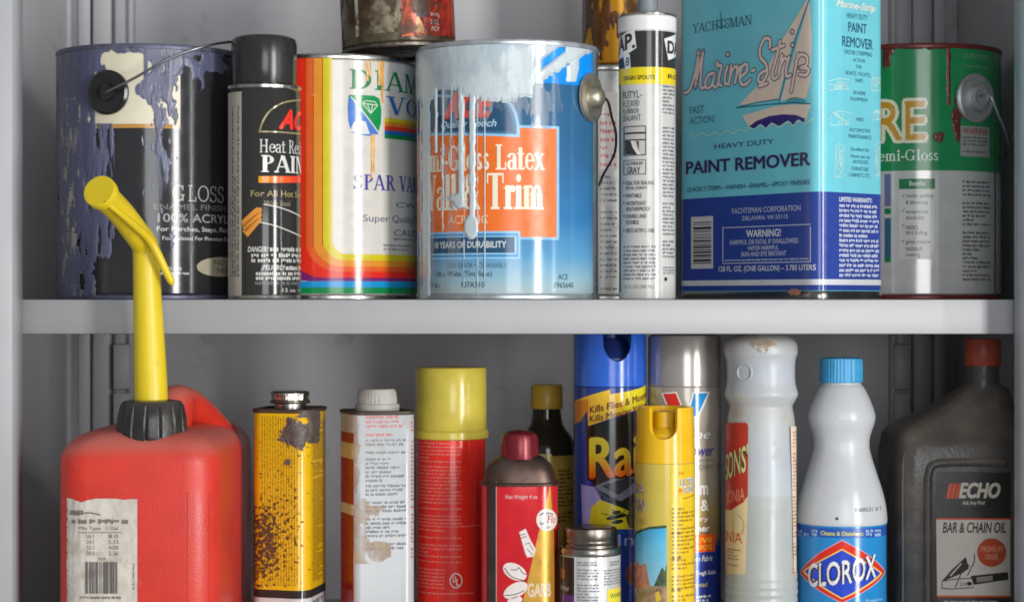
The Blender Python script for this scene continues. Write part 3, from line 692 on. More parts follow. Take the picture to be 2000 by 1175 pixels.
# ================================================================== back row: grey gallon can and amber-stained tin on it
gc, R = root_cyl('gallon_can', 'plain grey printed can half hidden between the blue can and the sealant tube', 'metal can', 1175, 143, .27, ZS)
H = wz(127, .205)-ZS
gallon(gc, R, H, mat((150, 150, 148), rough=.3, metal=.35, var=.1), STEEL, DULL)
sf = Surf(gc, circ(R)); A = Art(sf)
A.micro('lettering', 1172, 200, 1206, 330, 8, ink(170, 90, 90), 2, h=.4); A.micro('lettering', 1172, 340, 1206, 570, 20, ink(90, 92, 94), 2, h=.35)
A.rect('pale_panel', 1168, 180, 1206, 330, ink(186, 178, 174), 1); A.done(gc)
am, R = root_cyl('amber_tin', 'yellow and brown stained tin perched on the grey can behind the sealant nozzle', 'metal can', 1211, 73, .262, ZS+H)
AMT = mat((214, 150, 30), rough=.28, metal=.35, var=.3, vs=60, dirt=((70, 42, 18), 38, .5, .85), stretch=(1, 1, .25))
lathe('body', [(R-.001, .0045), (R, .0055), (R, .12), (R-.001, .121)], AMT, am, 96)
lathe('chime', [(.0005, .003), (R-.005, .003), (R-.0006, 0), (R+.0008, .001), (R+.0008, .0036), (R-.0012, .0046)], DULL, am, 96)
lathe('rim', [(R-.0012, .1205), (R+.001, .1215), (R+.001, .124), (R-.001, .125), (R-.004, .123), (.0005, .1225)], DULL, am, 96)
sf = Surf(am, circ(R))
paint('varnish_drip', sf, am, 1139, -20, 1283, 118, lambda x, y: .12+fbm(x*.05, y*.012, 3) - (.55 if 1192 < x < 1248 else 0), mat((92, 56, 24), rough=.25, var=.3, vs=80), 2, .0004)

# ================================================================== sealant tube
st_, R = root_cyl('sealant_tube', 'white sealant cartridge with black and yellow bands standing upright', 'sealant tube', 1264, 55.5, .05, ZS)
H = wz(36, .05)-ZS
zz = lambda py: wz(py, .03)-ZS
lathe('body', [(R*.94, 0), (R, .0012), (R, H-.012), (R-.0002, H-.0118)], ink(198, 197, 194, .16), st_, 96)
lathe('collar', [(R-.0001, H-.0122), (R+.0006, H-.0118), (R+.0006, H-.001), (R-.0002, H)], ink(226, 226, 224, .3), st_, 96)
lathe('end_cap', [(R-.0006, H-.0006), (R+.0005, H+.0003), (R+.0004, H+.0016), (R-.0016, H+.0024), (R-.006, H+.0018), (R*.42, H+.003)], STEEL, st_, 96)
lathe('nozzle', [(R*.40, H+.0028), (R*.37, H+.008), (R*.27, H+.05), (R*.22, H+.085), (R*.18, H+.0855)], mat((128, 134, 140), rough=.4, var=.08), st_, 48, cap1=True)
sf = Surf(st_, circ(R)); A = Art(sf)
A.band('black_band', 60, 131, ink(48, 47, 47, .16), 1); A.band('yellow_band', 131, 164, ink(226, 204, 30, .16), 1)
WHT = ink(226, 226, 224); BK = ink(46, 46, 48); TEA = ink(70, 98, 98)
A.poly('logo', [(1200, 78), (1239, 56), (1243, 94), (1222, 110), (1205, 118)], WHT, 2)
A.text('logo', 'DAP.', 1208, 68, 1241, 100, BK, 3, bold=.04, suf='AP.', dy=9)
A.poly('logo', [(1218, 110), (1230, 106), (1232, 132), (1222, 136)], WHT, 3); A.text('logo', '8', 1222, 112, 1230, 130, ink(60, 62, 70), 4, bold=.03)
A.poly('logo', [(1297, 76), (1330, 66), (1330, 110), (1305, 118)], WHT, 2); A.text('logo', 'DAP.', 1303, 80, 1316, 106, BK, 3, bold=.05, pre='D')
A.text('lettering', 'DRAIN SPOUTS', 1219, 147, 1279, 156, ink(60, 56, 20), 3, bold=.03)
A.text('lettering', 'ROOFS', 1304, 147, 1330, 156, ink(60, 56, 20), 3, bold=.03, pre='RO')
for t, a, b, x1 in (('BUTYL-', 178, 192, 1254), ('FLEX®', 195, 209, 1249), ('RUBBER', 212, 222, 1249), ('SEALANT', 224, 236, 1252)):
    A.text('lettering', t, 1217, a, x1, b, ink(66, 84, 84), 3, bold=.004)
A.rect('picture', 1218, 246, 1262, 304, ink(52, 52, 52), 2); A.rect('picture', 1220.5, 248, 1260, 302, ink(190, 188, 182), 3)
A.rect('picture', 1221, 258, 1261, 262, ink(60, 58, 56), 4); A.rect('picture', 1221, 272, 1261, 275, ink(60, 58, 56), 4)
A.poly('picture', [(1221, 276), (1236, 276), (1240, 292), (1248, 302), (1221, 302)], ink(52, 52, 52), 4); A.poly('picture', [(1232, 275), (1239, 275), (1244, 290), (1252, 302), (1245, 302), (1236, 288)], ink(220, 218, 212), 5)
A.poly('picture', [(1243, 276), (1248, 276), (1248, 296)], ink(60, 58, 56), 4)
A.frame('colour_box', 1218, 312, 1262, 341, 1.6, ink(90, 90, 92), 2)
A.text('colour_box', 'ALUMINUM', 1223, 316, 1255, 323, BK, 3, bold=.01); A.text('colour_box', 'GRAY', 1225, 326, 1251, 339, BK, 3, bold=.02)
for t, y, x1 in (('IDEAL FOR SEALING', 353, 1277), ('METAL JOINTS', 364, 1264), ('PAINTABLE', 378, 1253), ('WATERTIGHT/', 393, 1262), ('WEATHERPROOF', 404, 1270), ('DURABLE AND', 418, 1263), ('FLEXIBLE', 430, 1248), ('MEETS ASTM C-1085', 446, 1278)):
    A.text('lettering', t, 1223, y, x1, y+8, BK, 3, bold=.012)
for y in (357, 382, 397, 422, 450): A.ell('lettering', 1219, y, 1.6, 1.6, BK, 3, n=8)
A.micro('lettering', 1218, 478, 1283, 548, 9, ink(110, 110, 112), 3, h=.5); A.text('lettering', '10.1 FL OZ (300 ML)', 1219, 556, 1277, 565, ink(90, 120, 108), 3)
A.micro('lettering', 1294, 166, 1317, 505, 46, ink(110, 118, 118), 3, h=.5); A.micro('lettering', 1295, 520, 1317, 536, 3, ink(110, 118, 118), 3); A.ell('lettering', 1300, 545, 3, 4, BK, 3)
A.rect('green_line', 1210, 165, 1213, 570, ink(70, 120, 110), 2)
A.done(st_)

# ================================================================== marine paint stripper tin
Cn = (wx(1600, .03), .03); Lf = (wx(1322, .165), .165); Rt = (wx(1730, .085), .085); Bk = (Lf[0]+Rt[0]-Cn[0], Lf[1]+Rt[1]-Cn[1])
cen = (sum(p[0] for p in (Cn, Lf, Rt, Bk))/4, sum(p[1] for p in (Cn, Lf, Rt, Bk))/4)
mt = thing('paint_remover_tin', 'tall turquoise and navy paint remover tin printed with a sailboat', 'tin', (cen[0], cen[1], ZS))
loc = lambda p: (p[0]-cen[0], p[1]-cen[1])
outl = rrect([loc(p) for p in (Bk, Lf, Cn, Rt)], .011)
H = .262
sf = Surf(mt, outl); A = Art(sf)
zn = lambda py: wz(py, .034)-ZS
zb_ = sf.inv(1598, 374)[1]
def ring(d, z): return [(x, y, z) for x, y in scale_loop(outl, d)]
TURQ = mat((116, 202, 216), rough=.16, var=.05, vs=40)
loft('body', [ring(0, .007), ring(0, H)], TURQ, mt, cap0=False, cap1=False)
loft('bottom_band', [ring(.002, .001), ring(-.0005, 0), ring(-.0008, .0015), ring(-.0004, .0055), ring(.0005, .0072)], mat((150, 146, 142), rough=.22, metal=1, var=.2, dirt=((150, 90, 70), 30, .68, .6)), mt, cap0=True, cap1=False)
loft('top_seam', [ring(.0005, H-.001), ring(-.0009, H), ring(-.0009, H+.003), ring(.0012, H+.0034), ring(.002, H+.0012)], STEEL, mt, cap0=False, cap1=True)
lathe('screw_cap', [(.016, H+.001), (.016, H+.004), (.0148, H+.0045), (.0148, H+.016), (.0135, H+.017), (.0005, H+.0172)], STEEL, mt, 48, ribs=(40, .0005, H+.0045, H+.016))
NV = ink(48, 70, 150, .16); WB = ink(214, 216, 218)
zb2 = sf.inv(1598, 556)[1]; zb3 = sf.inv(1598, 545)[1]
A.add('navy_panel', [([(0, .0075), (sf.L, .0075), (sf.L, zb_), (0, zb_)], 0)], NV, 1)
A.add('white_line', [([(0, zb2), (sf.L, zb2), (sf.L, zb3), (0, zb3)], 0)], WB, 2)
z3 = lambda X, Y: (1320+X/3.917, Y/3.917)
z4 = lambda X, Y: (1320+X/3.917, 290+Y/3.917)
SAIL = ink(226, 206, 188); DK = ink(52, 48, 92); DT = ink(36, 84, 104)
A.poly('sailboat', [z3(480, 808), z3(640, 640), z3(800, 330), z3(1005, 0), z3(1018, 0), z3(900, 310), z3(785, 755)], SAIL, 1)
A.poly('sailboat', [z3(800, 770), z3(905, 420), z3(1022, 10), z3(1040, 300), z3(1030, 620), z3(1000, 750)], SAIL, 1)
A.line('sailboat', [z3(1025, -8), z3(930, 260), z3(830, 620), z3(790, 790)], 2.2, DT, 2); A.line('sailboat', [z3(465, 825), z3(620, 785), z3(785, 760)], 1.8, DT, 2)
A.line('sailboat', [z3(470, 825), z3(700, 800), z3(900, 788), z3(1030, 795)], 2, DT, 2)
A.poly('sailboat', [z3(835, 785), z3(870, 750), z3(930, 742), z3(990, 765), z3(1000, 787)], ink(70, 160, 176), 1)
A.poly('sailboat', [z3(510, 885), z3(760, 812), z3(900, 800), z3(1032, 800), z3(1005, 900), z3(990, 930), z3(560, 975), z3(540, 940)], SAIL, 3)
A.poly('sailboat', [z3(562, 968), z3(620, 925), z3(720, 888), z3(820, 875), z3(920, 880), z3(990, 908), z3(985, 935), z3(960, 935), z3(935, 915), z3(900, 955), z3(860, 925), z3(790, 965), z3(735, 938), z3(690, 978), z3(650, 950), z3(600, 985)], ink(60, 50, 120), 4)
wl = [(105, 1025), (150, 1045), (200, 1018), (250, 1040), (300, 1010), (345, 1030), (390, 1000), (440, 1020), (490, 990), (530, 1005), (560, 975), (600, 990), (650, 955), (690, 985), (735, 945), (790, 972), (860, 930), (900, 962), (940, 922), (975, 945), (1010, 935), (1050, 905)]
A.line('wave_line', [z3(*p) for p in wl], 2.4, ink(178, 222, 214), 5, 4)
strokes = [
 [(70, 712), (108, 690), (150, 560), (178, 392)], [(178, 392), (165, 540), (150, 672)], [(150, 672), (185, 500), (212, 392)], [(212, 392), (196, 540), (190, 650), (205, 676), (228, 660)],
 [(296, 560), (255, 575), (228, 630), (240, 675), (275, 655), (302, 570)], [(302, 565), (285, 630), (300, 672), (322, 650)],
 [(322, 478), (318, 505), (352, 505), (335, 580), (330, 640), (350, 655)],
 [(398, 510), (378, 580), (380, 640), (405, 640)],
 [(425, 505), (418, 570), (408, 650)], [(415, 600), (440, 530), (470, 510), (468, 570), (455, 635)], [(468, 575), (490, 520), (505, 512)],
 [(500, 590), (545, 545), (545, 495), (512, 510), (492, 580), (505, 645), (540, 645), (572, 612)], [(585, 545), (605, 535)],
 [(722, 365), (722, 305), (682, 298), (648, 370), (650, 440), (690, 490), (702, 560), (670, 625), (636, 625), (640, 575), (690, 540)],
 [(800, 318), (775, 430), (742, 560), (755, 605), (785, 580)], [(742, 385), (785, 365), (830, 350)],
 [(815, 425), (800, 500), (788, 590)], [(798, 520), (830, 450), (848, 455)],
 [(868, 440), (848, 520), (850, 585), (880, 575)],
 [(938, 415), (915, 540), (885, 700)], [(920, 470), (960, 420), (1005, 440), (1000, 500), (950, 520)], [(950, 520), (1015, 530), (1000, 575), (950, 570)], [(700, 640), (640, 660)]]
for q in strokes:
    A.line('script_lettering', [z3(*p) for p in q], 10, DK, 6, 5); 
for q in strokes:
    A.line('script_lettering', [z3(*p) for p in q], 6.4, ink(228, 206, 196), 7, 5)
for q in ((400, 418), (895, 345), (893, 245)):
    A.ell('script_lettering', *z3(*q), 4.2, 6, DK, 6); A.ell('script_lettering', *z3(*q), 2.4, 4, ink(228, 206, 196), 7)
A.text('lettering', 'YACHTSMAN', *z3(128, 150), *z3(583, 222), ink(44, 84, 110), 3, font='serif', T=.12, sp=.0)
A.line('lettering', [z3(345, 95), z3(348, 200)], 2, ink(44, 84, 110), 4); A.line('lettering', [z3(310, 190), z3(345, 215), z3(385, 190)], 2.2, ink(44, 84, 110), 4, 4)
A.text('lettering', 'FAST', *z3(108, 812), *z3(217, 868), ink(50, 96, 120), 3, bold=.002); A.text('lettering', 'ACTION!', *z3(108, 890), *z3(298, 945), ink(50, 96, 120), 3, bold=.002)
A.text('lettering', 'HEAVY DUTY', *z3(297, 1082), *z3(750, 1122), ink(66, 66, 120), 3, bold=.01)
A.text('lettering', 'PAINT REMOVER', *z4(78, 62), *z4(1032, 165), ink(62, 48, 92), 3, bold=.035)
A.text('lettering', 'QUICKLY STRIPS—VARNISH—ENAMEL—EPOXY FINISHES', *z4(88, 268), *z4(1028, 310), ink(44, 70, 104), 3, bold=.016)
LW = ink(196, 200, 214)
A.text('lettering', 'YACHTSMAN CORPORATION', *z4(425, 445), *z4(955, 487), LW, 3, bold=0); A.text('lettering', 'DELAVAN, WI 53115', *z4(512, 510), *z4(858, 548), LW, 3)
A.frame('warning_box', *z4(358, 590), *z4(1033, 875), 1.6, LW, 2)
A.text('warning_box', 'WARNING!', *z4(540, 618), *z4(804, 676), ink(224, 226, 230), 3, bold=.02)
A.text('warning_box', 'HARMFUL OR FATAL IF SWALLOWED', *z4(415, 692), *z4(938, 730), LW, 3, bold=.01); A.text('warning_box', 'VAPOR HARMFUL', *z4(548, 742), *z4(788, 776), LW, 3, bold=.01); A.text('warning_box', 'SKIN AND EYE IRRITANT', *z4(500, 786), *z4(845, 822), LW, 3, bold=.01)
A.micro('warning_box', *z4(375, 838), *z4(1020, 862), 1, LW, 3, ragged=0, h=.45)
A.text('lettering', '128 FL. OZ. (ONE GALLON) – 3.785 LITERS', *z4(330, 893), *z4(1072, 948), ink(218, 220, 224), 3, bold=.012)
A.rect('barcode', *z4(118, 520), *z4(286, 918), ink(206, 204, 200), 2)
rnd = random.Random(4); y = 562
while y < 885:
    h_ = rnd.choice((5, 8, 14, 20, 6)); A.rect('barcode', *z4(135, y), *z4(272, y+h_), ink(60, 58, 70), 3); y += h_+rnd.choice((5, 7, 10, 14))
SD = ink(44, 84, 120)
A.text('side_lettering', 'Marine-Strip', *z3(1225, 18), *z3(1525, 90), ink(224, 222, 206), 3, bold=.03, shear=.3)
for t, x0, y0, x1, y1, b in (('HEAVY DUTY', 1305, 108, 1465, 150, 0), ('PAINT', 1318, 178, 1460, 252, .015), ('REMOVER', 1272, 290, 1505, 370, .015), ('FASTER STRIPPING', 1290, 392, 1500, 425, 0), ('ACTION', 1355, 450, 1445, 476, 0), ('FOR', 1380, 500, 1420, 526, 0), ('BOATS, YACHTS,', 1300, 552, 1490, 586, 0), ('SHIPS', 1372, 604, 1430, 632, 0), ('IN HOME', 1358, 698, 1450, 728, 0), ('EQUIPMENT', 1335, 748, 1470, 780, 0), ('AND', 1380, 900, 1436, 928, 0), ('AUTOMOTIVE', 1328, 985, 1488, 1012, 0), ('MAINTENANCE', 1320, 1032, 1494, 1062, 0), ('Excellent for', 1338, 1128, 1478, 1158, 0), ('Home use on', 1336, 1182, 1482, 1212, 0), ('ANTIQUES', 1352, 1226, 1470, 1258, 0), ('FURNITURE', 1346, 1278, 1474, 1308, 0), ('CABINETS, ETC.', 1322, 1326, 1494, 1360, 0)):
    A.text('side_lettering', t, *z3(x0, y0), *z3(x1, y1), SD, 3, bold=b)
PL = ink(172, 220, 222)
def doodle(x0, y0, x1, y1, seed):
    r2 = random.Random(seed)
    for k in range(7):
        a = [z3(r2.uniform(x0, x1), r2.uniform(y0, y1)) for _ in range(3)]; A.line('pale_drawing#%d' % seed, a, 1.8, PL, 2, 5)
    A.line('pale_drawing#%d' % seed, [z3(x0, y1), z3(x0+10, y0+20), z3((x0+x1)/2, y0), z3(x1, y0+15), z3(x1-8, y1-10), z3(x0, y1)], 2, PL, 2)
for i, q in enumerate(((1165, 600, 1330, 690), (1490, 590, 1575, 700), (1175, 850, 1335, 960), (1500, 840, 1580, 920), (1210, 1100, 1285, 1360), (1520, 1090, 1560, 1350))): doodle(*q, i)
A.text('side_lettering', 'LIMITED WARRANTY:', *z4(1250, 375), *z4(1500, 412), ink(220, 224, 230), 3, bold=.03)
A.micro('side_lettering', *z4(1250, 425), *z4(1553, 990), 15, ink(206, 212, 226), 3, ragged=.03, h=.55, fill=1)
A.done(mt)
def f_rust(x, y): return .45*(1-((x-1555)/13)**2-((y-570)/7)**2)+.3*nz(x*.2, y*.2)-.05
paint('rust_spot', sf, mt, 1535, 560, 1576, 580, f_rust, mat((176, 120, 96), rough=.6, var=.3, vs=200), 1, .0002, base=.0012)

# ================================================================== green and silver can at the right
gr, R = root_cyl('paint_can', 'green and silver semi-gloss can with dried dark red paint on its rim', 'paint can', 1787, 164, .165, ZS)
H = wz(84, .095)-ZS
zz = lambda py: wz(py, .10)-ZS
gallon(gr, R, H, mat((200, 198, 194), rough=.14, metal=.15, var=.06), mat((110, 40, 36), rough=.35, metal=.2, var=.3, vs=90), DULL)
sf = Surf(gr, circ(R)); A = Art(sf)
A.band('green_band', 90, 333, ink(34, 136, 80, .16), 1, xm=1790)
CRW = ink(230, 224, 196); OCH = ink(206, 148, 40)
A.text('lettering', 'SURE', 1708, 191, 1813, 281, CRW, 2, bold=.075, suf='RE'); A.text('lettering', 'SURE', 1712, 197, 1808, 275, OCH, 3, bold=.02, suf='RE')
A.text('lettering', 'Semi-Gloss', 1716, 292, 1832, 314, ink(226, 230, 216), 3, font='serif', T=.14, suf='emi-Gloss', sp=.02)
A.rect('benefits_panel', 1756, 349, 1826, 506, ink(214, 212, 204), 2); A.rect('benefits_panel', 1756, 349, 1826, 369, ink(30, 124, 70), 3)
A.text('benefits_panel', 'Benefits', 1776, 353, 1807, 363, ink(214, 226, 210), 4, bold=.02)
for t, y, x1 in (('resists peeling', 378, 1823), ('& blistering', 391, 1812), ('exceptional', 409, 1812), ('durability', 421, 1806), ('resists', 438, 1793), ('dirt fading', 450, 1811), ('gives mildew', 468, 1818), ('resistant', 480, 1802), ('coating', 493, 1797)):
    A.text('benefits_panel', t, 1769, y, x1, y+10, ink(70, 70, 70), 4, bold=.008)
for y in (383, 412, 441, 472): A.line('benefits_panel', [(1761, y-1), (1763, y+2), (1766, y-4)], 1.3, ink(70, 70, 70), 4)
A.rect('picture', 1728, 340, 1740, 403, ink(110, 110, 150), 2); A.rect('picture', 1728, 407, 1740, 418, ink(30, 124, 70), 2); A.rect('picture', 1728, 426, 1740, 503, ink(50, 100, 120), 2); A.rect('picture', 1728, 503, 1740, 512, ink(30, 124, 70), 2)
A.text('lettering', 'QUESTIONS?', 1881, 106, 1930, 116, ink(120, 160, 130), 3); A.micro('lettering', 1884, 128, 1930, 134, 1, ink(120, 160, 130), 3, ragged=0)
A.rect('notice_panel', 1876, 247, 1932, 306, ink(160, 158, 154), 2); A.text('notice_panel', 'WARNING', 1880, 250, 1928, 262, ink(150, 60, 60), 3, bold=.02); A.micro('notice_panel', 1880, 266, 1928, 300, 5, ink(80, 80, 80), 3)
A.micro('lettering', 1880, 352, 1934, 550, 24, ink(86, 84, 84), 3); A.rect('seam', 1942, 90, 1945, 578, STEEL, 2)
A.done(gr)
DRED = mat((98, 40, 38), rough=.3, var=.25, vs=90, bump=.4, bs=200)
def f_red(x, y):
    v = (96+3*nz(x*.1, 2)-y)*.08
    if x > 1858: v = -1
    if x < 1748: v = max(v, (118-y-max(0, x-1735)*1.5+6*nz(x*.2, y*.1))*.03)
    if x < 1740: v = max(v, (132+6*nz(x*.2, 5)-y)*.03)
    w_ = 4.2+2*nz(y*.05, 4)
    v = max(v, (w_-abs(x-1852-2*nz(y*.03, 1)))*.06 if y < 206 else -1)
    v = max(v, .5*(1-((x-1868)/10)**2-((y-235)/45)**2)+.35*fbm(x*.1, y*.06, 8)-.1) if x > 1842 else v
    v = max(v, .5*(1-((x-1833)/13)**2-((y-268)/12)**2)+.5*fbm(x*.15, y*.15, 8)-.12)
    return v
paint('paint_drips', sf, gr, 1726, 82, 1890, 300, f_red, DRED, 1.3, .0007, zmax=H-.0045)
o = gr.location; Lw = lambda px, py, Y: W(px, py, Y)-o
boss('ear', sf, gr, 1903, 192, [(.0205, 0), (.0205, .0022), (.0185, .0034), (.0150, .0022), (.0120, .0034), (.0105, .0076), (.0075, .0088), (.0060, .0075), (.0010, .0075)], mat((186, 184, 182), rough=.42, metal=.7, var=.2, vs=80, dirt=((120, 70, 66), 60, .6, .6)))
tube('handle_wire', ear_wire(Lw(1914, 188, .094), Lw(1928, 184, .085), Lw(1938, 194, .082), Lw(1950, 225, .085), Lw(1962, 255, .095), Lw(1968, 285, .115), Lw(1964, 310, .14)), .0011, STEEL, gr, 8)
# ================================================================== red fuel can with yellow spout
gx = wx(297, -.04)
fc = thing('fuel_can', 'dusty red plastic fuel can with a bent yellow spout and torn paper label', 'fuel can', (-.2795, .035, ZL))
REDP = mat((208, 52, 38), rough=.4, var=.10, vs=25, bump=.25, bs=600, dirt=((190, 92, 78), 60, .62, .35), sss=.04, dust=((188, 130, 116), .6))
o = fc.location
x0, x1, y0, y1 = -.3415-o.x, -.2195-o.x, -.075-o.y, .145-o.y
def rr_ring(a, b, c, d, rad, z, n=10, zf=None):
    pts = rrect([(b, d), (a, d), (a, c), (b, c)], rad, n)
    return pts, z
def fixed(a, b, c, d, rad, z, n=10):
    """rounded rectangle with a constant vertex count; corners CCW from the back right"""
    out = []
    for cx, cy, a0 in ((b-rad, d-rad, 0), (a+rad, d-rad, 90), (a+rad, c+rad, 180), (b-rad, c+rad, 270)):
        for q in range(n+1):
            t = R_(a0+90*q/n); out.append((cx+rad*math.cos(t), cy+rad*math.sin(t), z))
    return out
zt = wz(838, -.04)-o.z                                # height where the shoulders meet the neck
zsh = wz(905, -.07)-o.z
rings = [fixed(x0+.012, x1-.012, y0+.012, y1-.012, .02, 0), fixed(x0+.003, x1-.003, y0+.003, y1-.003, .024, .004), fixed(x0, x1, y0, y1, .025, .012),
         fixed(x0, x1, y0, y1, .025, zsh*.5), fixed(x0, x1, y0, y1, .025, zsh)]
for i in range(1, 9):
    t = math.pi/2*i/8; ins = .030*(1-math.cos(t)); hh = (zt-zsh)*math.sin(t)
    rings.append(fixed(x0+ins, x1-ins, y0+ins, y1-ins*1.2, max(.012, .025-ins*.1), zsh+hh))
loft('tank', rings, REDP, fc, ang=60)
cx, cy = gx-o.x, -.04-o.y
nr = .0305
BKP = mat((44, 42, 40), rough=.34, var=.2, vs=60, bump=.2, dirt=((110, 98, 86), 60, .6, .45), dust=((104, 98, 90), .35))
zk = wz(878, -.07)-o.z; zk1 = wz(785, -.04)-o.z
lathe('screw_collar', [(.0235, zk-.004), (.0262, zk+.002), (.0268, zk+.010), (.0262, zk+.022), (.0240, zk1-.002), (.0215, zk1+.001), (.0150, zk1+.002), (.0120, zk1)], BKP, fc, 240, c=(cx, cy), ribs=(15, .0016, zk+.001, zk+.0225, 'groove'))
lathe('neck', [(.026, zt-.012), (.0225, zt-.002), (.022, zk+.004)], REDP, fc, 64, c=(cx, cy))
YP = mat((226, 198, 34), rough=.34, var=.07, vs=30, sss=.05, bump=.12, bs=300, dirt=((164, 134, 50), 60, .62, .5), stretch=(1, 1, .4))
F = lambda px, py, Y: W(px, py, Y)-o
sp_pts = [(295, 792, -.04, 33), (294, 740, -.04, 32), (291, 660, -.04, 30), (288, 580, -.04, 27.5), (286, 520, -.04, 26), (285, 494, -.0402, 25.5), (283, 480, -.042, 25.5), (276, 468, -.047, 25.5), (264, 452, -.056, 25.5), (238, 418, -.074, 25.5), (212, 391, -.092, 26.5), (198, 377, -.103, 27)]
q = cr(sp_pts, 5)
tube('spout', [F(a, b, c) for a, b, c, r in q], [r*S*(D+c)/D for a, b, c, r in q], YP, fc, 36)
p0, p1 = F(212, 391, -.092), F(198, 377, -.103); d = (p1-p0).normalized()
rt = .0122
tube('spout_tip', [p1-d*.0035, p1-d*.003, p1+d*.003, p1+d*.0042, p1+d*.0044, p1+d*.0036, p1+d*.0034], [rt*.93, rt, rt*1.02, rt*.97, rt*.90, rt*.84, .0004], YP, fc, 40, ang=40)
q = cr([(208, 396, -.108, 5), (232, 415, -.096, 6), (262, 440, -.078, 7.5), (290, 466, -.062, 8), (306, 492, -.057, 8), (322, 525, -.054, 7.5), (334, 548, -.052, 7), (337, 556, -.052, 3)], 5)
tube('lever', [F(a, b, c) for a, b, c, r in q], [r*S for a, b, c, r in q], YP, fc, 16)
# handle: a moulded arch running back from behind the collar
zh = wz(750, .02)-o.z
hp = [(*F(330, 850, .0), .017), (*F(338, 800, .008), .0165), (*F(352, 787, .022), .0145), (*F(384, 803, .045), .0135), (*F(418, 838, .07), .0135), (*F(442, 866, .092), .0145), (*F(450, 898, .104), .0135), (*F(430, 950, .10), .012)]
q = cr(hp, 5); tube('handle', [p[:3] for p in q], [p[3] for p in q], REDP, fc, 20)
ho = Surf(fc, rrect([(x1, y1), (x0, y1), (x0, y0), (x1, y0)], .025)); A = Art(ho)
PAP = mat((206, 198, 186), rough=.75, var=.12, vs=70, bump=.9, bs=90, dirt=((168, 152, 132), 40, .55, .6))
for px in (366, 408):                                 # faint moulding lines on the front
    tube('mould_line', [Vector(ho.at(*[(lambda s_: (s_[0], .0, s_[1]))(ho.inv(px, py))][0])[0]) for py in (960, 1060, 1200, 1290)], .00045, REDP, fc, 6)
top = [(131, 971), (140, 972), (152, 977), (160, 979), (172, 975), (186, 972), (210, 972), (232, 973), (248, 975), (250, 973), (269, 973)]
def f_pap(x, y):
    t = None
    for (xa, ya), (xb, yb) in zip(top, top[1:]):
        if xa <= x <= xb: t = ya+(yb-ya)*(x-xa)/(xb-xa)
    if t is None or y < t+1.2*nz(x*.5, 3): return -1
    e = min(x-131-1.5*nz(y*.12, 1), 269-x)
    if e < 0: return -1
    return .035+.10*abs(fbm(x*.035+.4*nz(x*.05, y*.05), y*.022, 5))
paper = paint('paper_label', ho, fc, 129, 968, 271, 1190, f_pap, PAP, 1.2, .0013, base=.0002)
PI = ink(112, 106, 102, .7)
A.line('label_print', [(138, 1002), (156, 1004), (172, 1000), (196, 1004)], 2.2, PI, 26, 3); A.micro('label_print', 140, 993, 215, 1008, 1, PI, 26, h=.6); A.micro('label_print', 142, 1012, 252, 1024, 1, PI, 26, h=.62, ragged=0)
A.text('label_print', 'Mix Type   1 Gal', 156, 1027, 231, 1036, PI, 26); A.rect('label_print', 155, 1038, 238, 1039.3, PI, 26)
for i, (a, b) in enumerate((('16:1', '8.0'), ('24:1', '5.33'), ('32:1', '4.00'), ('50:1', '2.56'))):
    A.text('label_print', a, 170, 1042+i*11, 184, 1050+i*11, PI, 26); A.text('label_print', b, 213, 1042+i*11, 232, 1050+i*11, PI, 26)
A.text('label_print', 'MIX', 193, 1087, 208, 1094, PI, 26)
rnd = random.Random(9); x = 168
while x < 232:
    ww = rnd.choice((1.2, 2.4, 3.2, 4.5)); A.rect('label_print', x, 1096, x+ww, 1158, ink(96, 90, 88, .7), 26); x += ww+rnd.choice((1.2, 2, 3))
A.micro('label_print', 158, 1162, 240, 1170, 1, PI, 26, h=.5, ragged=0); A.micro('label_print', 259, 1100, 264, 1150, 1, PI, 26, vertical=True)
A.done(paper)

# ================================================================== rectangular tins with screw caps
def tin(name, label, corners, rad, ytop, Yt, m, rim_m, cap):
    ce = (sum(p[0] for p in corners)/4, sum(p[1] for p in corners)/4)
    t = thing(name, label, 'tin', (ce[0], ce[1], ZL)); outl = rrect([(p[0]-ce[0], p[1]-ce[1]) for p in corners], rad); H_ = wz(ytop, Yt)-ZL
    rg = lambda d, z: [(x, y, z) for x, y in scale_loop(outl, d)]
    loft('body', [rg(0, .004), rg(0, H_-.004), rg(.0006, H_-.003)], m, t, cap0=False, cap1=False)
    loft('bottom_seam', [rg(.003, .0005), rg(-.0005, 0), rg(-.0008, .0015), rg(.0003, .0042)], rim_m, t, cap1=False)
    loft('top_seam', [rg(.0006, H_-.0036), rg(-.0010, H_-.0026), rg(-.0012, H_-.0006), rg(-.0004, H_), rg(.0012, H_-.0004), rg(.0018, H_-.002), rg(.008, H_-.0012)], rim_m, t, cap0=False)
    return t, Surf(t, outl), H_
Lf, Cn, Rt = (wx(490, .045), .045), (wx(600, .031), .031), (wx(641, .092), .092); Bk = (Lf[0]+Rt[0]-Cn[0], Lf[1]+Rt[1]-Cn[1])
YEL = mat((230, 182, 20), rough=.15, var=.05, vs=40)
RUSTM = mat((78, 62, 50), rough=.55, metal=.4, var=.4, vs=120)
ty, sf, H = tin('oil_tin', 'yellow rust speckled tin with a silver screw cap beside the fuel can', [Bk, Lf, Cn, Rt], .011, 797, .05, YEL, RUSTM, None)
rc = 37*S*1.04
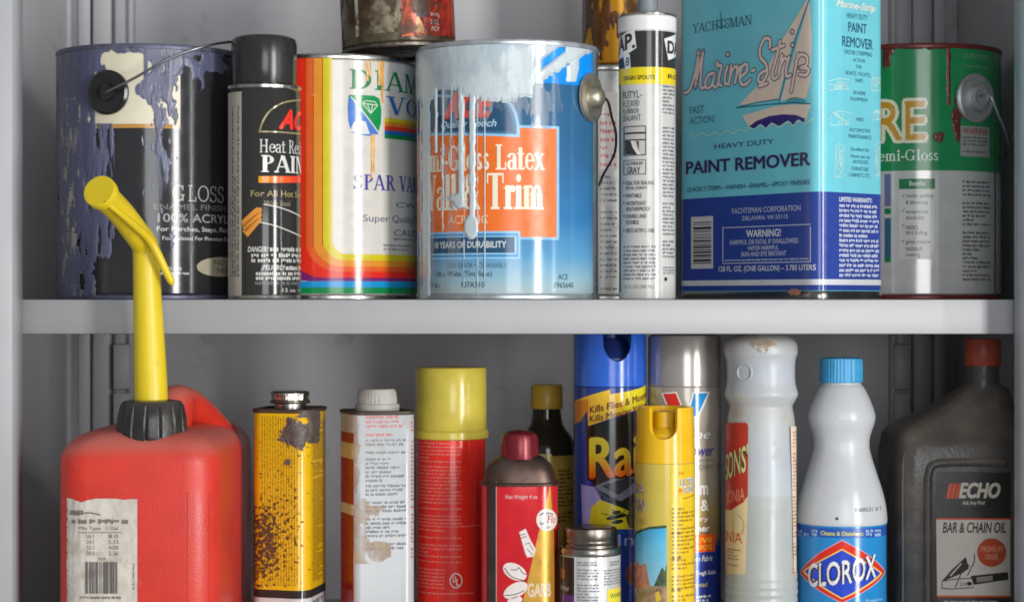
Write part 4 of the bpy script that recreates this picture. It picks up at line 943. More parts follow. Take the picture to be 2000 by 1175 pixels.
lathe('screw_cap', [(rc*.86, H-.001), (rc*.86, H+.003), (rc*1.06, H+.0034), (rc*1.08, H+.0045), (rc*1.02, H+.0052), (rc*1.04, H+.0058), (rc*.98, H+.0066), (rc*.98, H+.0098), (rc*1.03, H+.0104), (rc*1.03, H+.0118), (rc*.98, H+.0128), (rc*.9, H+.0134), (.0005, H+.013)], mat((190, 186, 178), rough=.25, metal=1, var=.2, vs=150), ty, 96, ribs=(44, .0004, H+.0066, H+.0118))
A = Art(sf)
zy = lambda X, Y: (470+X/2.642, 730+Y/2.642)
A.band('black_band', 1152, 1168, ink(44, 42, 40), 1, xm=560); A.band('white_band', 1168, 1300, ink(206, 204, 200), 1, xm=560)
A.micro('lettering', *zy(105, 215), *zy(300, 1090), 14, ink(146, 112, 26), 2, vertical=True, h=.42, fill=1, ragged=.1)
A.micro('side_lettering', *zy(372, 240), *zy(425, 1060), 70, ink(130, 96, 20), 2, h=.45, fill=.95)
A.text('lettering', 'NET', *zy(372, 1152), *zy(425, 1172), ink(60, 60, 90), 2, bold=.03)
A.done(ty)
RU = mat((92, 56, 34), rough=.75, var=.4, vs=200, bump=.5)
GLUE = mat((96, 84, 80), rough=.5, var=.25, vs=120, bump=.6, bs=200)
def f_r(x, y):
    X, Y = (x-470)*2.642, (y-730)*2.642
    den = -.60+.5*max(0, 1-((X-90)/125)**2-((Y-890)/290)**2)*1.5 + .40*max(0, 1-((X-210)/130)**2-((Y-800)/330)**2)
    v = den-.10+.95*fbm(x*.15, y*.15, 3)+.3*nz(x*.5, y*.5, 6)
    if X < 78 and Y > 620: v += .25
    return v
paint('rust_bleed', sf, ty, 490, 850, 612, 1152, lambda x, y: f_r(x, y)+.22, mat((150, 92, 24), rough=.45, var=.3, vs=200, alpha=(150, .35, .3, .6)), 1.4, .00005, base=.0003)
paint('rust_spots', sf, ty, 490, 860, 612, 1150, f_r, RU, 1.0, .00025, base=.0004)
def f_g(x, y):
    X, Y = (x-470)*2.642, (y-730)*2.642
    v = .5-max(abs((X-285)*.75+(Y-310)*.35)/62, abs((Y-310)*.8-(X-285)*.35)/62)*.5
    v = max(v, .5-max(abs(X-375)/34, abs(Y-265)/95)*.5, .4-max(abs(X-355)/60, abs(Y-200)/26)*.4)
    if abs(X-247) < 13 and abs(Y-453) < 17: v = .3
    return v+.14*fbm(x*.2, y*.2, 4)-.03
paint('tar_spots', sf, ty, 540, 800, 625, 910, f_g, GLUE, 1.0, .0009, base=.0004)

Lf, Cn, Rt = (wx(660, .080), .080), (wx(690, .040), .040), (wx(815, .049), .049); Bk = (Lf[0]+Rt[0]-Cn[0], Lf[1]+Rt[1]-Cn[1])
tw, sf, H = tin('solvent_tin', 'white and red printed tin stained brown with a grey plastic cap', [Bk, Lf, Cn, Rt], .008, 800, .06, mat((186, 190, 192), rough=.26, var=.07, vs=30, dirt=((170, 164, 154), 30, .58, .6)), mat((80, 72, 64), rough=.5, metal=.6, var=.3), None)
rc = 39*S*1.04
lathe('screw_cap', [(rc*1.08, H-.001), (rc*1.12, H+.001), (rc*1.10, H+.0046), (rc*1.0, H+.005), (rc, H+.0085), (rc*.96, H+.0145), (rc*.86, H+.0168), (.0005, H+.0172)], mat((176, 172, 166), rough=.5, var=.14, vs=80, sss=.1), tw, 96, ribs=(34, .0005, H+.005, H+.0145))
A = Art(sf)
uC = sf.col(691)[0]
zt = sf.inv(750, 806)[1]
A.add('red_panel', [([(0, .005), (uC, .005), (uC, zt), (0, zt)], 0)], ink(150, 30, 26, .25), 1)
for a, b, c_ in ((806, 842, (190, 186, 176)), (862, 892, (206, 186, 130)), (980, 1000, (200, 190, 170))):
    za = sf.inv(672, a)[1]; zb = sf.inv(672, b)[1]; A.add('red_panel', [([(0, zb), (uC, zb), (uC, za), (0, za)], 0)], ink(*c_), 2)
RT = ink(206, 90, 80); BT = ink(122, 124, 130)
A.text('red_lettering', 'PELIGRO', *zy(645, 214), *zy(705, 232), RT, 3, bold=.02); A.micro('red_lettering', *zy(705, 210), *zy(825, 234), 1, RT, 3, ragged=0); A.micro('red_lettering', *zy(645, 236), *zy(835, 325), 4, RT, 3, h=.5)
A.micro('lettering', *zy(645, 332), *zy(858, 415), 4, BT, 3, h=.55); A.micro('lettering', *zy(645, 428), *zy(858, 560), 6, BT, 3, h=.55); A.micro('lettering', *zy(645, 566), *zy(858, 930), 17, BT, 3, h=.55)
A.micro('red_lettering', *zy(878, 240), *zy(906, 950), 36, RT, 3, h=.5); A.text('lettering', 'A', *zy(888, 215), *zy(902, 235), BT, 3, bold=.02)
A.done(tw)
def f_st(x, y):
    X, Y = (x-470)*2.642, (y-730)*2.642
    e = 612+26*nz(Y*.012, 2)+14*nz(Y*.05, 4)
    v = (e-X)*.02 - .05 + .35*fbm(x*.09, y*.03, 12)
    if Y > 640: v = max(v, (700+90*nz(Y*.012, 7)-X)*.006-.25+.5*fbm(x*.06, y*.03, 5)) if Y < 980 else min(v, (590-X)*.03)
    v = max(v, .5*(1-((X-715)/62)**2-((Y-912)/55)**2)+.15*fbm(x*.1, y*.1, 2))
    return v*.8
paint('brown_stain', sf, tw, 691, 806, 770, 1175, f_st, mat((186, 164, 138), rough=.5, var=.3, vs=90, alpha=(70, .3, .3, .9), stretch=(1, 1, .5)), 1.2, .00006, base=.0003)

# ================================================================== spray foam can with yellow cap
fo, R = root_cyl('spray_can', 'red aerosol can with a big dull yellow cap', 'spray can', 881, 67.5, .10, ZL)
H = wz(858, .07)-ZL; zt = wz(718, .075)-ZL
lathe('body', [(R-.002, .001), (R, .003), (R, H), (R-.002, H+.002)], ink(228, 46, 36, .15), fo, 128)
R2 = R*1.045; YC = mat((204, 186, 74), rough=.2, var=.08, vs=60, bump=.05, bs=200, dirt=((140, 124, 60), 160, .63, .6))
lathe('cap', [(R2-.001, H-.001), (R2+.0012, H), (R2+.0012, H+.0052), (R2+.0004, H+.0062), (R2-.0008, H+.0072), (R2-.0004, H+.0085), (R2-.0006, zt-.002), (R2-.0016, zt-.0004), (R2-.003, zt), (.0005, zt+.0003)], YC, fo, 128)
sf = Surf(fo, circ(R)); A = Art(sf)
PK = ink(232, 132, 120)
for a, b, n in ((862, 905, 6), (908, 985, 11), (990, 1025, 5), (1032, 1090, 8), (1094, 1100, 1)): A.micro('lettering', 818, a, 902, b, n, PK, 2, h=.42)
A.rect('divider_line', 818, 1027, 945, 1028.4, PK, 2); A.micro('lettering', 818, 1108, 870, 1150, 6, PK, 2, h=.42); A.micro('lettering', 818, 1156, 940, 1162, 1, PK, 2)
A.ell('ul_mark', 890.5, 1133, 12.5, 15, ink(238, 222, 216), 2); A.ell('ul_mark', 890.5, 1133, 10.5, 12.8, ink(222, 38, 30), 3)
A.text('ul_mark', 'U', 884, 1123, 890, 1137, ink(238, 222, 216), 4, bold=.03); A.text('ul_mark', 'L', 891, 1129, 897, 1143, ink(238, 222, 216), 4, bold=.03)
A.done(fo)

# ================================================================== dark bottle with yellow cap, at the back
db = thing('oil_bottle', 'dark brown bottle with a mustard yellow cap at the back of the shelf', 'bottle', (wx(1068, .22), .22, ZL))
k = S*(D+.22)/D; zz = lambda py: wz(py, .22)-ZL
DB = mat((48, 42, 32), rough=.12, var=.1)
lathe('body', [(54*k, 0), (58*k, .003), (58*k, zz(880)), (56*k, zz(866)), (50*k, zz(852)), (38*k, zz(838)), (32*k, zz(828)), (29*k, zz(815)), (27*k, zz(795))], DB, db, 96)
lathe('screw_cap', [(31*k, zz(797)), (31.5*k, zz(795)), (31*k, zz(755)), (28*k, zz(750.5)), (.0005, zz(750))], mat((212, 172, 60), rough=.35, var=.08), db, 72, ribs=(36, .0004, zz(794), zz(757)))
sf = Surf(db, circ(58*k)); A = Art(sf)
A.rect('label', 1022, 890, 1124, 1180, mat((196, 164, 72), rough=.3, var=.2, vs=40), 1); A.micro('lettering', 1090, 915, 1120, 1020, 14, ink(70, 54, 24), 2)
A.rect('label', 1050, 886, 1078, 1180, ink(222, 200, 120), 2)
A.done(db)

# ================================================================== red polish tin with maroon cap
pt = thing('polish_tin', 'red and gold garment printed tin with a maroon cap on a domed top', 'tin', (wx(1015, .035), .035, ZL))
a_, b_ = .0306, .019
def sup(sc, n=80, e=3.0):
    out = []
    for i in range(n):
        t = 2*math.pi*i/n+math.pi/2; c_, s_ = math.cos(t), math.sin(t)
        out.append((a_*sc*math.copysign(abs(c_)**(2/e), c_), b_*sc*math.copysign(abs(s_)**(2/e), s_)))
    return out
ol = sup(1); zz = lambda py: wz(py, .03)-ZL; H = zz(945)
rg = lambda d, z: [(x, y, z) for x, y in scale_loop(ol, d)]
loft('body', [rg(.001, .001), rg(0, .003), rg(0, H)], mat((206, 34, 42), rough=.15, metal=.15, var=.08), pt, cap0=True, cap1=False)
DSH = mat((92, 74, 66), rough=.38, metal=.75, var=.3, vs=60, dirt=((60, 44, 36), 50, .55, .7))
loft('seam', [rg(.0004, H-.001), rg(-.0012, H-.0004), rg(-.0014, H+.0012), rg(-.0004, H+.0022), rg(.001, H+.0022)], DSH, pt, cap0=False, cap1=False)
dome = []
for sc, yy in ((.97, 945), (.95, 938), (.90, 925), (.82, 912), (.70, 902), (.56, 895), (.42, 892)):
    f_ = 1-max(0, (.95-sc))*.1; dome.append([(x*sc, y*(sc if sc > .8 else min(1, sc+.02))+0, zz(yy)+.002) for x, y in ol])
loft('shoulder', dome, DSH, pt, cap0=False, cap1=True)
kc = S*1.02; MAR = mat((120, 28, 40), rough=.28, metal=.3, var=.12)
lathe('cap', [(37*kc, zz(896)), (37.5*kc, zz(893)), (36.5*kc, zz(858)), (33*kc, zz(848)), (22*kc, zz(842)), (.0005, zz(839))], MAR, pt, 72)
sf = Surf(pt, ol); A = Art(sf)
zp = lambda X, Y: (930+X/3.31, 820+Y/3.31)
A.rect('side_strip', *zp(70, 402), *zp(130, 1560), mat((74, 66, 64), rough=.3, metal=.6, var=.2), 1); A.rect('side_strip', *zp(128, 402), *zp(134, 1560), ink(200, 150, 140), 2)
GO = mat((186, 138, 40), rough=.3, metal=.3, var=.08)
A.poly('gold_wedge', [zp(478, 410), zp(500, 700), zp(512, 1500), zp(225, 1500), zp(330, 1050), zp(400, 740)], GO, 1)
A.text('lettering', 'Net Weight 4 oz', *zp(190, 482), *zp(395, 516), ink(214, 180, 176), 3, bold=.01)
A.ell('logo', *zp(455, 643), 20, 22, ink(222, 214, 206), 3)
A.line('logo', [zp(412, 612), zp(440, 598), zp(470, 600), zp(495, 606)], 1.8, BK, 5, 4); A.line('logo', [zp(452, 605), zp(446, 650), zp(425, 672), zp(415, 660)], 2, BK, 5, 4); A.line('logo', [zp(470, 610), zp(462, 660)], 1.8, ink(190, 40, 40), 5); A.text('logo', 'Flo', *zp(455, 615), *zp(512, 665), ink(190, 40, 44), 5, shear=.4)
A.text('logo', 'USA', *zp(440, 682), *zp(482, 700), BK, 5)
WP = ink(222, 212, 208)
A.poly('garment_drawing', [zp(278, 722), zp(320, 700), zp(350, 770), zp(385, 835), zp(372, 880), zp(330, 885), zp(318, 860)], WP, 2)
for a, b in (((285, 740), (318, 735)), ((290, 760), (325, 750)), ((318, 800), (350, 790)), ((330, 830), (365, 870)), ((345, 800), (370, 840))): A.line('garment_drawing', [zp(*a), zp(*b)], 1.3, BK, 4)
def leaf(cx_, cy_, l_, w_, rot): 
    A.ell('petal_drawing', *zp(cx_, cy_), l_/3.31, w_/3.31, WP, 2, rot=rot)
leaf(250, 978, 82, 50, 28); leaf(255, 1098, 84, 46, -28); leaf(250, 1165, 50, 26, -15)
A.line('petal_drawing', [zp(185, 955), zp(230, 1010), zp(325, 1040)], 1.6, BK, 4, 4); A.line('petal_drawing', [zp(225, 965), zp(262, 965), zp(275, 950), zp(300, 985), zp(322, 995)], 1.5, BK, 4, 4); A.line('petal_drawing', [zp(185, 1130), zp(250, 1125), zp(310, 1100)], 1.5, BK, 4, 4)
A.text('lettering', 'GARB', *zp(332, 1050), *zp(482, 1142), ink(214, 196, 176), 3, bold=.03)
A.rect('side_strip', *zp(505, 700), *zp(560, 1560), mat((120, 20, 26), rough=.3, metal=.35, var=.1), 2)
A.done(pt)

# ================================================================== small glue jar with silver lid
jr, R = root_cyl('glue_jar', 'small jar with a wide silver screw lid and white printed label', 'jar', 1153, 59, .025, ZL)
zz = lambda py: wz(py, .004)-ZL
lathe('body', [(R-.001, 0), (R, .002), (R, zz(1084)), (R*.97, zz(1080))], mat((198, 198, 196), rough=.25, metal=.2, var=.06), jr, 96)
lathe('neck_seam', [(R*.96, zz(1090)), (R*1.015, zz(1086)), (R*1.02, zz(1078)), (R*.99, zz(1073)), (R*.9, zz(1071))], mat((150, 146, 140), rough=.28, metal=1, var=.2), jr, 96)
Rl = R*.88; LID = mat((128, 118, 110), rough=.3, metal=1, var=.22, vs=90)
lathe('screw_lid', [(Rl*.98, zz(1073)), (Rl*1.02, zz(1071)), (Rl*1.02, zz(1066)), (Rl*.98, zz(1064)), (Rl*1.0, zz(1061)), (Rl*1.0, zz(1058)), (Rl*.975, zz(1056)), (Rl, zz(1054)), (Rl, zz(1040)), (Rl*.97, zz(1035)), (Rl*.9, zz(1033)), (.0005, zz(1035))], LID, jr, 160, ribs=(70, .0004, zz(1054.5), zz(1039)))
sf = Surf(jr, circ(R)); A = Art(sf)
A.rect('dark_panel', 1085, 1086, 1122, 1160, ink(40, 38, 38), 1); A.rect('purple_panel', 1085, 1160, 1122, 1250, ink(96, 60, 130), 1); A.text('lettering', 'Amber', 1096, 1142, 1112, 1152, ink(200, 196, 190), 3, bold=.01); A.rect('dark_panel', 1096, 1110, 1104, 1128, ink(170, 90, 60), 2)
A.rect('dark_panel', 1122, 1086, 1124, 1250, ink(226, 226, 224), 2)
for a, b, c_, d in ((1128, 1096, 1168, 1105), (1192, 1094, 1210, 1104)): A.micro('lettering', a, b, c_, d, 2, BT, 3, h=.6)
A.micro('lettering', 1128, 1110, 1178, 1210, 17, BT, 3, h=.5); A.micro('lettering', 1180, 1110, 1211, 1142, 6, BT, 3, h=.5)
A.rect('yellow_panel', 1186, 1148, 1218, 1220, ink(222, 208, 70), 2); A.text('yellow_panel', 'WARN', 1191, 1157, 1211, 1166, ink(60, 90, 60), 3, bold=.01)
A.done(jr)

# ================================================================== insect spray, blue
def notch_cap(name, R, z0, z1, a_c, a_w, depth, m, parent, th=.0018, n=220, taper=0):
    """tubular cap whose upper edge dips in a U at angle a_c"""
    vs_, fs = [], []
    def zt_(a):
        d = (a-a_c+math.pi) % (2*math.pi)-math.pi; q = abs(d)/a_w
        if q >= 1: return z1
        sd = depth*.58; bt = depth-sd
        return z1-sd-bt*math.sqrt(max(0, 1-q*q)) if q < .985 else z1-sd*(1-(q-.985)/.015)
    angs = sorted(set([2*math.pi*i/96 for i in range(96)]+[(a_c+a_w*(-1.02+2.04*i/60)) % (2*math.pi) for i in range(61)]))
    rows = 8; N_ = len(angs)
    for a in angs:
        zt = zt_(a)
        for r in range(rows+1):
            z = z0+(zt-z0)*r/rows; rr = R-taper*max(0, (z-z0)/(z1-z0)); vs_.append((rr*math.sin(a), -rr*math.cos(a), z))
        vs_.append(((R-th*.5)*math.sin(a), -(R-th*.5)*math.cos(a), zt+.0005))
        for r in range(rows+1):
            z = zt+(z0-zt)*r/rows; rr = R-th-taper*max(0, (z-z0)/(z1-z0)); vs_.append((rr*math.sin(a), -rr*math.cos(a), z))
    M_ = 2*rows+3
    for i in range(N_):
        j = (i+1) % N_
        for r in range(M_-1): fs.append((i*M_+r, j*M_+r, j*M_+r+1, i*M_+r+1))
    return mesh(name, vs_, fs, m, parent, ang=50)
rd, R = root_cyl('spray_can', 'tall blue insect spray can with yellow banner and yellow lettering', 'spray can', 1191, 70.5, .10, ZL)
zz = lambda py: wz(py, .07)-ZL
RB = mat((34, 84, 196), rough=.2, var=.05)
lathe('body', [(R-.002, .001), (R, .003), (R, zz(757)), (R-.0008, zz(755.5))], mat((40, 68, 148), rough=.14, var=.06), rd, 128)
capB = mat((46, 100, 206), rough=.18, var=.04, sss=.03)
acap = math.asin((1203-1191)/70.5)
notch_cap('cap', R*1.004, zz(755), -.006-ZL, acap, .42, zz(706)*-1+(-.006-ZL), capB, rd)
lathe('actuator', [(R*.8, zz(740)), (R*.82, zz(700)), (R*.5, zz(672)), (R*.3, zz(660)), (R*.28, zz(640)), (.0005, zz(638))], mat((28, 48, 110), rough=.35, var=.1), rd, 48)
sf = Surf(rd, circ(R)); A = Art(sf)
zr = lambda X, Y: (1100+X/4.353, 650+Y/4.353)
YB_ = ink(236, 190, 54); BKL = ink(40, 40, 40)
A.poly('banner', [zr(98, 585), zr(395, 480), zr(402, 520), zr(700, 440), zr(706, 600), zr(500, 690), zr(215, 790), zr(210, 660), zr(170, 650), zr(150, 750), zr(98, 775)], YB_, 1)
A.poly('banner', [zr(98, 585), zr(215, 560), zr(215, 790), zr(205, 660), zr(150, 750), zr(98, 775)], ink(214, 130, 50), 2)
A.poly('banner', [zr(520, 505), zr(710, 440), zr(710, 590), zr(520, 655)], ink(236, 220, 40), 2)
A.text('banner', 'Kills Flies & Mosquitoes', *zr(228, 560), *zr(705, 640), ink(110, 30, 30), 4, bold=.03, dy=32, pre='Kills Flies & Mosqui')
A.text('banner', 'Kills Moscas Y Mosquitos', *zr(228, 645), *zr(700, 720), ink(110, 40, 30), 4, bold=.02, dy=29, pre='Kills Moscas Y Mosq')
A.poly('black_panel', [zr(190, 650), zr(210, 790), zr(620, 660), zr(640, 1560), zr(450, 1640), zr(205, 1180)], ink(36, 38, 34), 1)
zR = zz
RG = mat((0, 0, 0), rough=.25, var=.03, grad=[(zz(940), (236, 80, 24)), (zz(915), (240, 140, 30)), (zz(890), (238, 210, 50)), (zz(840), (240, 224, 70))])
A.text('brand_lettering', 'Raid', 1146, 846, 1249, 936, ink(60, 24, 16), 3, bold=.05, pre='Rai', dy=10); A.text('brand_lettering', 'Raid', 1151, 850, 1247, 932, RG, 5, bold=.03, pre='Rai', dy=10)
A.poly('artwork', [(1135, 945), (1160, 950), (1200, 980), (1200, 1030), (1138, 1030)], ink(160, 156, 214), 1)
A.poly('artwork', [(1150, 1028), (1155, 990), (1172, 975), (1200, 985), (1235, 1000), (1250, 1020), (1240, 1032)], ink(222, 206, 40), 2)
A.poly('artwork', [(1160, 950), (1200, 932), (1250, 930), (1240, 960), (1212, 978)], ink(120, 124, 140), 3); A.poly('artwork', [(1175, 948), (1208, 966), (1245, 935), (1222, 932)], ink(60, 62, 72), 4)
for a, b, r_ in ((1204, 1000, 9), (1198, 1010, 14), (1214, 1006, 10), (1206, 1018, 12)): A.ell('artwork', a, b, r_, 4, BKL, 5, rot=-10)
for a in (-30, -10, 15, 35): A.line('artwork', [(1206, 1008), (1206+a, 990+abs(a)*.4)], 1.6, BKL, 5)
A.poly('artwork', [(1222, 1010), (1252, 940), (1258, 945), (1262, 1040), (1228, 1030)], ink(70, 66, 40), 4)
A.text('lettering', 'Insect Killer', 1207, 1042, 1262, 1064, ink(140, 160, 196), 3, pre='Inse'); A.micro('lettering', 1212, 1075, 1255, 1090, 2, ink(110, 140, 180), 3)
A.poly('artwork', [(1120, 1034), (1262, 1034), (1262, 1300), (1120, 1300)], ink(34, 60, 140), 2)
A.ell('artwork', 1235, 1120, 14, 22, ink(120, 60, 60), 4)
A.done(rd)

# ================================================================== yellow insect repellent spray
yu, R = root_cyl('spray_can', 'slim yellow repellent spray can with a notched yellow cap', 'spray can', 1299, 58.5, .03, ZL)
zz = lambda py: wz(py, .008)-ZL
lathe('body', [(R-.002, .001), (R, .003), (R, zz(906)), (R-.0012, zz(904))], mat((204, 184, 80), rough=.15, var=.05), yu, 128)
CY = mat((232, 182, 26), rough=.2, var=.05, sss=.04)
ac = math.asin((1291-1299)/58.5)
notch_cap('cap', R*.995, zz(905), zz(797), ac, .5, zz(797)-zz(858), CY, yu, th=.0040, taper=.0012)
lathe('actuator', [(R*.70, zz(880)), (R*.71, zz(850)), (R*.5, zz(838)), (R*.42, zz(836)), (R*.40, zz(806)), (.0005, zz(804))], mat((226, 176, 20), rough=.35, var=.06), yu, 48)
sf = Surf(yu, circ(R)); A = Art(sf)
zu = lambda X, Y: (1200+X/4.273, 900+Y/4.273)
A.rect('right_panel', *zu(470, 28), *zu(700, 1700), ink(226, 188, 30, .22), 1)
LG = ink(196, 190, 180)
for c_, ly, w_ in ((ink(60, 56, 50), 3, .07), (LG, 4, .02)):
    A.text('lettering', 'ULTRA', *zu(165, 175), *zu(258, 275), c_, ly, bold=w_, suf='RA'); A.text('lettering', 'THON', *zu(165, 305), *zu(258, 425), c_, ly, bold=w_, suf='ON')
A.text('lettering', '8 HRS', *zu(185, 480), *zu(262, 520), ink(190, 150, 90), 3)
sky = mat((0, 0, 0), rough=.22, var=.05, grad=[(zz(1160), (150, 196, 210)), (zz(1060), (96, 184, 218)), (zz(1030), (70, 168, 214))])
A.poly('landscape_picture', [zu(120, 640), zu(180, 600), zu(300, 560), zu(436, 555), zu(436, 1700), zu(120, 1700)], sky, 2)
A.poly('landscape_picture', [zu(120, 640), zu(180, 590), zu(300, 545), zu(436, 532), zu(436, 556), zu(300, 566), zu(190, 606), zu(120, 655)], ink(60, 84, 62), 3)
A.poly('landscape_picture', [zu(150, 1060), zu(160, 870), zu(200, 830), zu(215, 870), zu(265, 850), zu(275, 920), zu(300, 1050)], mat((190, 120, 90), rough=.3, var=.3, vs=200), 3)
A.poly('landscape_picture', [zu(330, 1040), zu(380, 920), zu(400, 880), zu(420, 920), zu(436, 850), zu(436, 1060)], mat((70, 86, 62), rough=.4, var=.4, vs=300), 3)
A.poly('landscape_picture', [zu(150, 1060), zu(300, 1040), zu(436, 1040), zu(436, 1700), zu(150, 1700)], mat((150, 122, 92), rough=.4, var=.45, vs=160, dirt=((222, 200, 180), 90, .56, .8)), 4)
A.poly('landscape_picture', [zu(340, 1100), zu(370, 1080), zu(390, 1150), zu(350, 1180)], ink(216, 180, 60), 5)
A.text('right_lettering', '3M', *zu(532, 85), *zu(578, 115), ink(220, 90, 30), 3, bold=.02)
for c_, ly, w_ in ((ink(80, 90, 110), 3, .07), (ink(214, 220, 220), 4, .02)):
    A.text('right_lettering', 'ULTRA', *zu(536, 140), *zu(662, 205), c_, ly, bold=w_, dy=4, shear=.1); A.text('right_lettering', 'THON', *zu(570, 205), *zu(660, 265), c_, ly, bold=w_, dy=4, shear=.1)
A.ell('right_lettering', *zu(552, 245), 3.5, 5, ink(220, 110, 50), 3); A.line('right_lettering', [zu(575, 312), zu(660, 280)], 1.6, ink(130, 90, 20), 3)
A.micro('right_lettering', *zu(478, 380), *zu(664, 1240), 26, ink(134, 100, 24), 3, h=.45, ragged=.3)
for y in (590, 800, 1065): A.text('right_lettering', 'DIRECTIONS', *zu(476, y), *zu(556, y+22), ink(90, 66, 20), 4, bold=.03)
A.done(yu)

# ================================================================== silver and blue cleaner spray
sv, R = root_cyl('spray_can', 'tall silver and blue aerosol with a red and blue chevron logo', 'spray can', 1337, 71.5, .10, ZL)
zz = lambda py: wz(py, .07)-ZL
SVG = mat((0, 0, 0), rough=.18, metal=.2, var=.05, grad=[(zz(1110), (44, 62, 146)), (zz(1072), (44, 72, 150)), (zz(1050), (150, 130, 96)), (zz(1000), (176, 150, 100)), (zz(940), (178, 168, 152)), (zz(760), (172, 164, 154))])
lathe('body', [(R-.002, .001), (R, .003), (R, zz(757)), (R-.0008, zz(755.5))], SVG, sv, 128)
lathe('cap', [(R-.001, zz(756)), (R+.0001, zz(754)), (R, zz(662)), (R-.001, zz(656)), (R-.004, zz(653)), (.0005, zz(652.5))], mat((176, 170, 164), rough=.2, metal=.45, var=.06, vs=40), sv, 128)
sf = Surf(sv, circ(R)); A = Art(sf)
WH = ink(232, 230, 226)
A.poly('chevron_logo', [zr(832, 508), zr(965, 500), zr(1045, 700), zr(925, 720)], WH, 1); A.poly('chevron_logo', [zr(850, 516), zr(958, 510), zr(1030, 690), zr(930, 705)], ink(214, 44, 36), 2)
A.poly('chevron_logo', [zr(1100, 504), zr(1247, 498), zr(1148, 720), zr(1040, 740)], WH, 1); A.poly('chevron_logo', [zr(1112, 514), zr(1228, 508), zr(1140, 700), zr(1060, 720)], ink(30, 140, 206), 2)
A.text('lettering', 'Home', 1374, 838, 1387, 856, WH, 3, shear=.3, suf='e'); A.text('lettering', 'Power', 1363, 868, 1394, 890, ink(60, 58, 140), 3, shear=.35, bold=.02, suf='wer')
A.rect('lettering', 1362, 897.5, 1395, 899, ink(110, 104, 98), 3); A.text('lettering', 'CARPET CLEANER', 1365, 907, 1394, 916, ink(110, 104, 98), 3, pre='CARPET')
A.text('lettering', 'Foam', 1366, 938, 1383, 966, WH, 3, bold=.03, suf='m'); A.text('lettering', '&', 1368, 975, 1384, 997, WH, 3, bold=.02)
A.text('lettering', 'Dry', 1367, 1008, 1384, 1019, WH, 3, bold=.02, suf='ry'); A.text('lettering', 'Cleaner', 1370, 1024, 1386, 1037, WH, 3, bold=.03, suf='er')
A.rect('orange_badge', 1352, 1043, 1396, 1077, ink(234, 92, 24), 3); A.text('orange_badge', 'REMUEVE', 1360, 1049, 1390, 1059, ink(244, 180, 60), 5, bold=.03, suf='OVE' if 0 else 'EVE'); A.text('orange_badge', 'SPOTS', 1362, 1063, 1390, 1073, ink(244, 180, 60), 5, bold=.03)
A.text('lettering', 'Safe on Fabric', 1358, 1084, 1391, 1095, WH, 3, bold=.01, suf='on Fabric', shear=.2); A.text('lettering', 'For Tough Stains', 1358, 1113, 1397, 1124, WH, 3, bold=.01, suf='Tough Stains', shear=.2); A.text('lettering', 'Scented', 1362, 1136, 1381, 1145, ink(222, 204, 90), 3, suf='nted')
A.micro('lettering', 1360, 1160, 1392, 1176, 2, WH, 3, h=.55)
A.done(sv)

# ================================================================== clear ammonia bottle
ab = thing('ammonia_bottle', 'cloudy plastic bottle half full with a red and cream label', 'bottle', (wx(1486, .06), .06, ZL))
k = S*(D+.06)/D; zz = lambda py: wz(py, .06)-ZL
prof = [(60, 1296), (69, 1292), (71.5, 1280), (72, 1180), (70.5, 1175), (72, 1168), (70.5, 1160), (72, 1152), (70.5, 1145), (71.5, 1137), (70, 1130), (70.5, 1120), (69, 1100), (68, 960), (67, 850), (66.5, 826), (64, 808), (61.5, 795), (62, 790), (66, 782), (71, 772), (71.5, 766), (69, 757), (66.5, 745), (66, 728), (66.5, 710), (68.5, 698), (71.5, 690), (72, 680), (70, 670), (64, 662), (52, 655), (30, 648), (18, 645), (18, 620)]
AMM = mat((0, 0, 0), rough=.34, var=.07, vs=26, sss=.2, bump=.3, bs=60, dirt=((170, 158, 132), 30, .6, .5), grad=[(zz(1200), (168, 173, 170)), (zz(966), (171, 176, 173)), (zz(960), (178, 184, 188)), (zz(880), (178, 184, 190)), (zz(800), (176, 178, 176)), (zz(720), (176, 182, 190)), (zz(655), (182, 180, 174))])
q = cr([(r*k, zz(y)) for r, y in prof], 3)
bo = lathe('body', q, AMM, ab, 112, ang=75)
for v in bo.data.vertices:                            # soft dents of a squeezed bottle
    f_ = 1+.022*nz(v.co.x*28, v.co.y*28, v.co.z*22)-.004; v.co.x *= f_; v.co.y *= f_
lathe('screw_cap', [(24*k, zz(646)), (24*k, zz(614)), (.0004, zz(612))], mat((190, 186, 178), rough=.5), ab, 48)
sf = Surf(ab, circ(69.2*k)); A = Art(sf)
zm = lambda X, Y: (1400+X/4.35, 640+Y/4.35)
zn_ = lambda X, Y: (1400+X/4.272, 900+Y/4.272)
CRM = ink(214, 194, 152, .45)
A.poly('label', [zm(60, 805), zm(255, 803), zm(270, 830), zn_(262, 300), zn_(240, 940), zn_(40, 940)], CRM, 2)
A.poly('label', [zm(60, 805), zm(252, 803), zm(268, 828), zn_(260, 290), zn_(220, 345), zn_(120, 410), zn_(40, 400)], ink(176, 46, 42, .4), 4)
for c_, ly, w_ in ((ink(54, 56, 34), 6, .08), (ink(214, 204, 150), 7, .02)):
    A.text('lettering', "PARSONS'", *zm(100, 1020), *zn_(262, 120), c_, ly, bold=w_, suf="ONS'", dy=20)
A.text('lettering', 'AMMONIA', *zn_(100, 235), *zn_(235, 340), ink(214, 140, 120), 6, suf='ONIA', dy=10)
A.line('lettering', [zn_(140, 480), zn_(145, 600), zn_(215, 600), zn_(222, 500), zn_(180, 450)], 2, ink(190, 150, 110), 5, 4)
